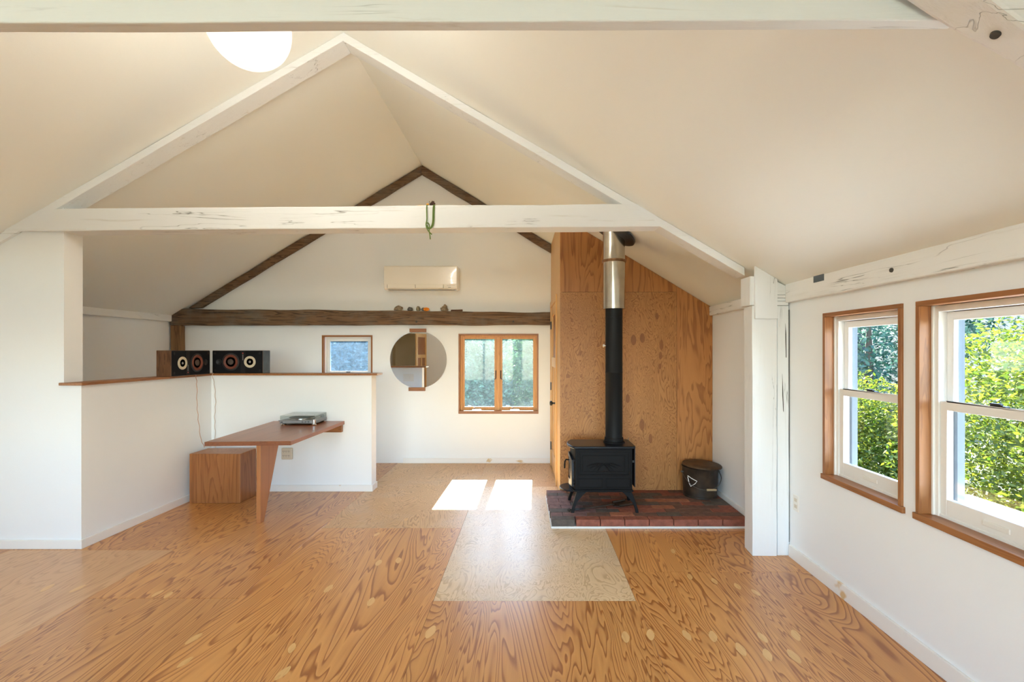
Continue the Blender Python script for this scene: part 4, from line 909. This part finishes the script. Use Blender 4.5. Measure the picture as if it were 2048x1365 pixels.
# ---------------------------------------------------------------- loudspeakers
def speaker(label, loc, rotz, flip):
    """lying on its side: length along local x (0..0.54), front at y=0 facing -y; flip puts the tweeter at x=0"""
    root = thing('loudspeaker', label, 'speaker', loc, 'bookshelf speakers'); root.rotation_euler = (0, 0, rotz)
    L_, H_, D_ = 0.54, 0.245, 0.145
    X = (lambda x: L_-x) if flip else (lambda x: x)
    def bx(x0, x1, *r):
        a, b2 = sorted((X(x0), X(x1))); return MB().box(a, b2, *r)
    local('cabinet', MB().box(0, L_, 0.006, D_, 0, H_), 'walnut', root, .003)
    local('end_panel', bx(L_-.001, L_+.001, .008, D_-.002, .002, H_-.002), 'spk_side_reflection' if not flip else 'walnut', root)
    bf = local('baffle', bx(.003, L_-.003, -.001, .007, .003, H_-.003), 'baffle', root, .002)
    local('baffle_strip', bx(.305, .355, -.003, .0, .003, H_-.003), 'baffle2', root)
    def ring(x, prof, mat, name): local(name, MB().lathe(prof, (X(x), 0, H_/2), 'Y', 36), mat, root)
    ring(.200, [(.093, -.001), (.093, -.006), (.080, -.008), (.078, -.004)], 'black', 'woofer_frame')
    ring(.200, [(.079, -.004), (.072, -.012), (.060, -.010), (.052, -.004)], 'surround', 'woofer_surround')
    ring(.200, [(.053, -.004), (.048, -.004), (.036, -.0025), (.030, -.002)], 'cream2', 'woofer_cone')
    ring(.200, [(.032, -.0035), (.030, -.010), (.016, -.014), (0, -.016)], 'cone', 'dust_cap')
    ring(.405, [(.062, -.001), (.062, -.006), (.040, -.008), (.036, -.005)], 'cream', 'tweeter_ring')
    ring(.405, [(.037, -.005), (.028, -.003), (.014, -.002)], 'cone', 'tweeter_cone')
    ring(.405, [(.014, -.003), (.010, -.009), (0, -.011)], 'logo_grey', 'tweeter_dome')
    ring(.072, [(.030, -.001), (.030, -.004), (.024, -.004), (.021, -.0015), (.0, -.0015)], 'black', 'port')
    dz = H_-.030 if not flip else .030
    ldz = -1 if not flip else 1
    local('logo', MB().lathe([(0, -.004), (.0055, -.004), (.0055, -.002)], (X(.330), 0, dz), 'Y', 12), 'logo_red', root)
    a, b2 = sorted((dz+ldz*.012, dz+ldz*.075)); local('lettering', bx(.327, .333, -.0036, -.0028, a, b2), 'logo_grey', root)
    for x in (.03, .51):
        for zz in (.03, H_-.03): local('grille_peg', MB().lathe([(0, -.003), (.010, -.003), (.012, -.001)], (X(x), 0, zz), 'Y', 12), 'baffle2', root)
    return root
speaker('black-fronted walnut speaker lying along the far half wall, facing the room', (-3.398, 5.175, 1.2583), 0, False)
speaker('walnut speaker lying on the left half wall, its brown end facing the viewer', (-3.345, 4.520, 1.2583), PI/2, True)
def wires(name, label, pts, mat):
    out = []
    for i in range(len(pts)-1):
        for k in range(6):
            t = k/6; p = Vector(pts[i]).lerp(Vector(pts[i+1]), t); out.append(p+Vector((.004*math.sin(9*(i+t)), 0, 0)))
    out.append(Vector(pts[-1]))
    tag(obj(name, MB().tube(out, .0027, 6), mat, base=pts[-1]), label, 'cable', 'speaker wires')
wires('speaker_wire', 'pinkish speaker wire hanging near the corner, left of two', [(-3.385, 4.86, 1.262), (-3.368, 4.88, 1.255), (-3.372, 4.90, 1.15), (-3.378, 4.91, .95), (-3.372, 4.92, .80), (-3.375, 4.96, .60), (-3.365, 5.0, .50)], 'copperwire')
wires('speaker_wire', 'pale speaker wire hanging in the corner, right of two', [(-3.372, 5.155, 1.262), (-3.370, 5.132, 1.255), (-3.352, 5.145, 1.12), (-3.345, 5.15, .95), (-3.356, 5.15, .80), (-3.352, 5.15, .65), (-3.350, 5.15, .40)], 'paperwire')

# ---------------------------------------------------------------- mirror, heat pump, stones, cord, lamp
mr = thing('round_mirror', 'round frameless mirror held by two wooden clips on the gable wall', 'mirror', (-1.487, 6.45, 1.0))
obj('mirror_glass', MB().lathe([(0, -.012), (.378, -.012), (.378, -.002), (0, -.002)], (-1.487, YB, 1.380), 'Y', 96), 'mirror', mr)
obj('clip', MB().box(-1.602, -1.382, YB-.030, YB, 1.748, 1.795), 'fir_x', mr, bevel=.002)
obj('clip', MB().box(-1.615, -1.395, YB-.030, YB, .964, 1.012), 'fir_x', mr, bevel=.002)

ac = thing('air_conditioner', 'cream wall-mounted air conditioner on the gable wall above the barn beam', 'air conditioner', (-1.41, 6.35, 2.285))
ax0, ax1 = -1.882, -.940
prof = [(YB, 2.30), (6.30, 2.285), (6.255, 2.290), (6.232, 2.305), (6.222, 2.36), (6.228, 2.575), (6.245, 2.598), (YB, 2.602)]
obj('housing', MB().prism(prof, 'X', ax0, ax1), 'ac', ac, bevel=.008)
obj('front_panel', MB().prism([(6.2215, 2.365), (6.2255, 2.578), (6.236, 2.590), (6.24, 2.59), (6.24, 2.365)], 'X', ax0+.004, ax1-.004), 'ac', ac, bevel=.003)
obj('panel_gap', MB().box(ax0+.002, ax1-.002, 6.2225, 6.24, 2.358, 2.3615), 'ac_dark', ac)
for a, b2 in ((-1.832, -1.478), (-1.472, -1.118)):
    obj('vane', MB().box(a, b2, 6.222, 6.235, 2.306, 2.354), 'ac', ac, bevel=.003)
for x in (-1.835, -1.475, -1.113): obj('vane_gap', MB().box(x-.003, x+.003, 6.2235, 6.236, 2.306, 2.352), 'ac_dark', ac)
for x, a, zz in ((-1.04, .03, 2.343), (-.985, .02, 2.343), (-1.035, .018, 2.316)): obj('print_mark', MB().box(x-a, x+a, 6.2252, 6.231, zz-.003, zz+.003), 'ac_dark', ac)
obj('outlet_slot', MB().box(-1.83, -.96, 6.245, 6.29, 2.2835, 2.287), 'ac_dark', ac)

ztop = lambda x: lerp(2.052, 2.008, (x+4.74)/5.012)
zb_ = lambda x: ztop(x)+.005
def stone(label, x, r3, mat, seed, name='pebble', jit=.5):
    tag(obj(name, MB().blob((x, 6.395, zb_(x)+r3[2]*.72), r3, jit, seed, 14, 9, .25), mat, base=(x, 6.395, zb_(x))), label, 'stone', 'stones on the barn beam')
stone('long tan stone, leftmost on the barn beam', -1.735, (.055, .03, .038), 'stone_tan', 1)
stone('low dark grey stone on the barn beam', -1.585, (.036, .03, .028), 'stone_grey', 2, jit=.2)
stone('upright olive pebble on the barn beam', -1.478, (.028, .028, .036), 'stone_olive', 3, jit=.15)
stone('grey stone half hidden behind the orange flower', -1.405, (.032, .025, .026), 'stone_grey', 4, jit=.2)
stone('blocky tan stone standing alone on the barn beam', -1.135, (.040, .03, .042), 'stone_tan', 5, jit=.8)
fl_ = MB()
for k in range(9):
    t = 2*PI*k/9; fl_.blob((-1.365+.026*math.cos(t), 6.372+.010*math.sin(t*2), zb_(-1.365)+.018+.012*math.sin(t)), (.016, .012, .014), .3, k, 8, 6)
tag(obj('dried_flower', fl_, 'flower', base=(-1.365, 6.38, zb_(-1.365))), 'bright orange dried flower among the stones', 'flower')
tag(obj('wood_offcut', MB().prism([(-1.045, zb_(-1.0)-.004), (-.895, zb_(-.9)-.004), (-.893, zb_(-.9)+.022), (-.95, zb_(-.95)+.019), (-1.04, zb_(-1.0)+.017)], 'Y', 6.37, 6.42), 'offcut', base=(-.97, 6.395, zb_(-.97)), bevel=.002), 'small dark wooden offcut, rightmost on the barn beam', 'wood scrap')

bz0 = lambda x: lerp(2.400, 2.437, (x+3.975)/5.057)
bz1 = lambda x: bz0(x)+.169
xa, xb = -.778, -.726
zt_ = bz1(-.75)+.006
yf = TY0-.010
loopR = [(xb+.002, 3.70, zt_+.004), (xb+.002, TY0+.01, zt_+.004), (xb, yf, zt_-.015), (xb-.002, yf, zt_-.08), (xb-.003, yf, zt_-.13), (xb-.012, yf, zt_-.165), (xb-.028, yf-.004, zt_-.185), (xa+.010, yf-.006, zt_-.178), (xa-.003, yf-.004, zt_-.155), (xa+.002, yf, zt_-.138), (xa+.017, yf, zt_-.140), (xa+.026, yf, zt_-.165), (xa+.022, yf-.006, zt_-.20), (xa+.028, yf-.002, zt_-.23), (xa+.030, yf, zt_-.262)]
loopL = [(xa+.003, 3.70, zt_+.004), (xa+.003, TY0+.01, zt_+.004), (xa+.002, yf, zt_-.015), (xa+.003, yf, zt_-.07), (xa+.005, yf, zt_-.12), (xa-.004, yf, zt_-.15), (xa+.006, yf-.002, zt_-.185), (xa+.022, yf-.004, zt_-.208), (xa+.042, yf, zt_-.226)]
def smooth(p):
    for _ in range(2):
        q = [p[0]]
        for i in range(len(p)-1):
            a, b2 = Vector(p[i]), Vector(p[i+1]); q += [a.lerp(b2, .25), a.lerp(b2, .75)]
        p = q+[p[-1]]
    return p
cord = thing('hanging_cord', 'green knotted cord looped over the white tie beam', 'cord', (-.75, 3.70, zt_))
obj('strand', MB().tube(smooth(loopR), .0042, 8), 'rope', cord)
obj('strand', MB().tube([Vector(p)+Vector((.007, .003, 0)) for p in smooth(loopR)[:34]], .0042, 8), 'rope', cord)
obj('strand', MB().tube(smooth(loopL), .0042, 8), 'rope', cord)
obj('strand', MB().tube([(xa+.003, 3.70, zt_+.004), (xb+.002, 3.71, zt_+.004)], .0042, 8), 'rope', cord)
tag(obj('seed_pod', MB().blob((-.735, 3.66, zt_+.018), (.016, .013, .016), .5, 3).blob((-.748, 3.66, zt_+.010), (.012, .012, .010), .5, 5).tube([(-.752, 3.66, zt_+.008), (-.757, 3.66, zt_+.026), (-.763, 3.66, zt_+.032)], .002, 6), 'pod_brown', base=(-.74, 3.66, zt_)), 'dark brown dried seed pod on the tie beam above the cord', 'seed pod')
tag(obj('orange_berry', MB().blob((-.775, 3.665, zt_+.008), (.011, .010, .010), .2, 2), 'pod_orange', base=(-.775, 3.665, zt_)), 'tiny orange dried berry on the tie beam', 'berry')
tag(obj('dry_twig', MB().tube([(-.85, 3.66, zt_), (-.825, 3.66, zt_+.003), (-.80, 3.662, zt_+.001)], .003, 6), 'twig', base=(-.825, 3.66, zt_-.004)), 'short pale twig on the tie beam left of the cord', 'twig')

def globe_lamp(label, lx, ly, lz, lr, watt):
    lp = thing('globe_lamp', label, 'lamp', (lx, ly, lz-lr), 'globe lamps under the ridge')
    prof = [(max(1e-7, lr*math.sin(PI*i/40)), -lr*math.cos(PI*i/40)) for i in range(0, 39)]
    obj('globe', MB().lathe(prof, (lx, ly, lz), 'Z', 64), 'lamp_glass', lp)
    obj('collar', MB().lathe([(.05, lz+lr-.015), (.055, lz+lr-.005), (.055, lz+lr+.035), (.02, lz+lr+.045), (.008, lz+lr+.05)], (lx, ly, 0), 'Z', 32), 'brass', lp)
    obj('stem', MB().tube([(lx, ly, lz+lr+.04), (lx, ly, 3.84)], .007, 12), 'brass', lp)
    obj('canopy', MB().lathe([(.012, 3.83), (.055, 3.85), (.06, 3.87), (.0, 3.872)], (lx, ly, 0), 'Z', 32), 'brass', lp)
    ld = bpy.data.lights.new('lamp_bulb', 'POINT'); ld.energy = watt; ld.color = (1.0, .93, .80); ld.shadow_soft_size = lr+.01
    lo = bpy.data.objects.new('lamp_bulb', ld); C.objects.link(lo); lo.parent = lp; lo.location = (0, 0, lr)
globe_lamp('white opal globe lamp hanging from the ridge in view', -1.425, 2.454, 3.139, .196, 95)
globe_lamp('white opal globe lamp hanging from the ridge behind the viewer', -1.41, -0.6, 3.139, .196, 25)  # added lamp out of view, brightens the ceiling and front faces

# ---------------------------------------------------------------- outdoors
GZ = -2.9
struct(obj('ground', MB().box(-60, 60, -60, 60, GZ-.3, GZ), 'grass'), 'grassy ground outside', 'ground')
plain('forest', (0.012, 0.030, 0.026), 0.9, var=0.7, vscale=0.9, bump=1.0, bscale=2)
def hill(name, label, pts, h):
    mb = MB(); n = len(pts)
    for (x0, y0), (x1, y1) in zip(pts[:-1], pts[1:]):
        nx, ny = (y1-y0), -(x1-x0); k = math.hypot(nx, ny); nx, ny = nx/k*14, ny/k*14
        mb.hexa([(x0, y0, GZ), (x1, y1, GZ), (x1+nx, y1+ny, GZ), (x0+nx, y0+ny, GZ), (x0+nx*.5, y0+ny*.5, h), (x1+nx*.5, y1+ny*.5, h), (x1+nx, y1+ny, h), (x0+nx, y0+ny, h)])
    struct(obj(name, mb, 'forest'), label, 'hill')
hill('hill_side', 'dark wooded slope beyond the side windows', [(26, -20), (28, 0), (27, 14), (25, 24), (24, 44)], 8.5)
hill('hill_back', 'dark wooded slope beyond the gable windows', [(22, 29), (8, 30), (-8, 30), (-24, 28)], 8.0)
pr = thing('porch_roof', 'flat white porch roof below the right window', 'roof', (2.7, 2.0, .35))
obj('roof_deck', MB().box(2.08, 3.20, -.5, 3.55, .33, .42), 'porch', pr, bevel=.01)
obj('fascia', MB().box(3.20, 3.24, -.52, 3.57, .24, .44), 'vinyl', pr, bevel=.005)
for yy in (-.35, 3.4): obj('porch_post', MB().box(3.05, 3.17, yy-.06, yy+.06, GZ, .33), 'vinyl', pr, bevel=.005)
def leaves(mb, c, r3, n, size, rnd, shell=.45, zmin=None):
    c = Vector(c)
    for _ in range(n):
        while True:
            d = Vector((rnd.gauss(0, 1), rnd.gauss(0, 1), rnd.gauss(0, 1)))
            if d.length > .01: break
        d.normalize(); k = 1+.28*mnoise.noise(d*2.6+c)+.14*mnoise.noise(d*7+c)
        q = d*(k*(shell+(1-shell)*rnd.random()**.4))
        p = c+Vector((q.x*r3[0], q.y*r3[1], q.z*r3[2]))
        if zmin is not None and p.z < zmin: continue
        a = Vector((rnd.gauss(0, 1), rnd.gauss(0, 1), rnd.gauss(0, .6))).normalized()
        b2 = a.cross(Vector((rnd.gauss(0, 1), rnd.gauss(0, 1), rnd.gauss(0, 1)))).normalized()
        s = size*rnd.uniform(.6, 1.3); o = len(mb.v)
        for u, v in ((-1, 0), (0, -.42), (1, 0), (0, .42)): mb.v.append(tuple(p+a*(u*s)+b2*(v*s)))
        mb.f.append([o, o+1, o+2, o+3]); mb.sm.append(False)
def leafmesh(name, mb, mat, parent):
    off = wpos(parent); me = bpy.data.meshes.new(name)
    me.from_pydata([(x-off.x, y-off.y, z_-off.z) for x, y, z_ in mb.v], [], mb.f); me.materials.append(MATS[mat])
    o = bpy.data.objects.new(name, me); C.objects.link(o); o.parent = parent; o['kind'] = 'stuff'
    return o
def tree(name, label, cat, base, blobs, mat, size, n, seed, trunk=.12, group=None):
    rnd = random.Random(seed); root = thing(name, label, cat, base, group)
    mb = MB()
    for c, r3 in blobs: leaves(mb, c, r3, int(n*(r3[0]*r3[2])/sum(b_[1][0]*b_[1][2] for b_ in blobs)), size, rnd, .35, GZ)
    leafmesh('foliage', mb, mat, root)
    tm = MB()
    for c, r3 in blobs: tm.tube([(base[0], base[1], GZ), (lerp(base[0], c[0], .4), lerp(base[1], c[1], .4), lerp(GZ, c[2], .6)), c], [trunk, trunk*.7, trunk*.25], 8)
    obj('trunk', tm, 'bark', root)
gE = 'bushes and trees outside the side windows'
tree('sunlit_bush', 'bright yellow-green bush filling the lower far side window', 'bush', (6.4, 9.4, GZ), [((6.3, 9.6, -.6), (1.3, 1.4, 1.7)), ((6.0, 8.6, -.8), (1.1, .9, 1.5))], 'leaf_bright', .042, 36000, 11, group=gE)
tree('sunlit_bush', 'bright yellow-green bush filling the right edge window', 'bush', (6.6, 6.1, GZ), [((6.5, 6.2, .2), (1.35, 1.4, 1.9)), ((6.2, 4.6, -.2), (1.3, 1.3, 1.7)), ((7.2, 6.6, .0), (.9, .8, 1.6))], 'leaf_bright', .042, 48000, 12, group=gE)
tree('sunlit_bush', 'low green shrub beside the porch roof', 'bush', (5.2, 2.0, GZ), [((5.2, 2.0, -1.2), (1.1, 1.0, 1.2))], 'leaf_bright', .04, 14000, 13, group=gE)
tree('shade_tree', 'dark blue-green tree behind the bright bush in the far side window', 'tree', (10.5, 15.0, GZ), [((10.5, 15.0, 2.6), (3.0, 3.0, 3.8)), ((8.8, 17.2, 1.0), (2.2, 2.2, 3.0))], 'leaf_teal', .085, 34000, 14, .2, gE)
tree('shade_tree', 'dark tall tree seen at the top of the right edge window', 'tree', (16.8, 10.5, GZ), [((17.0, 12.5, 2.5), (3.3, 3.0, 4.6)), ((16.5, 7.5, 2.0), (3.0, 3.0, 4.4))], 'leaf_dark', .10, 28000, 15, .2, gE)
gB = 'trees outside the gable windows'
tree('hillside_tree', 'shaded leafy tree outside the left casement sash', 'tree', (-1.7, 11.6, GZ), [((-1.7, 11.6, .5), (1.15, 1.0, 3.0)), ((-.95, 11.9, -.4), (.6, .8, 2.2))], 'leaf_teal', .055, 26000, 16, .05, gB)
tree('hillside_tree', 'brighter leafy tree outside the right casement sash', 'tree', (.75, 11.6, GZ), [((.8, 11.6, .6), (1.15, 1.0, 3.1)), ((.2, 11.9, .3), (.75, .8, 2.7))], 'leaf_mid', .055, 26000, 17, .05, gB)
tree('hillside_tree', 'dark leafy tree outside the small gable window', 'tree', (-4.7, 11.8, GZ), [((-4.9, 11.8, .6), (1.1, 1.1, 3.0)), ((-3.9, 11.8, .4), (.8, 1.0, 2.8))], 'leaf_blue', .055, 26000, 18, .05, gB)
tree('hillside_tree', 'dense dark tree far behind the casement window', 'tree', (.0, 16.5, GZ), [((-1.4, 16.5, 1.0), (1.9, 1.4, 4.0)), ((1.7, 16.5, 1.0), (1.9, 1.4, 4.0))], 'leaf_teal', .09, 26000, 19, .15, gB)
tree('hillside_tree', 'dense dark tree far behind the small gable window', 'tree', (-6.2, 16.5, GZ), [((-5.2, 16.5, 1.0), (1.6, 1.4, 4.0)), ((-7.8, 16.5, 1.0), (1.8, 1.4, 4.0))], 'leaf_blue', .09, 20000, 20, .15, gB)
tree('conifer', 'tall dark tree farthest behind the gable', 'tree', (-2.0, 24.0, GZ), [((-5.0, 24, 1.0), (3.4, 1.5, 5.0)), ((1.5, 24, 1.0), (3.6, 1.5, 5.0))], 'leaf_teal', .16, 22000, 21, .25, gB)
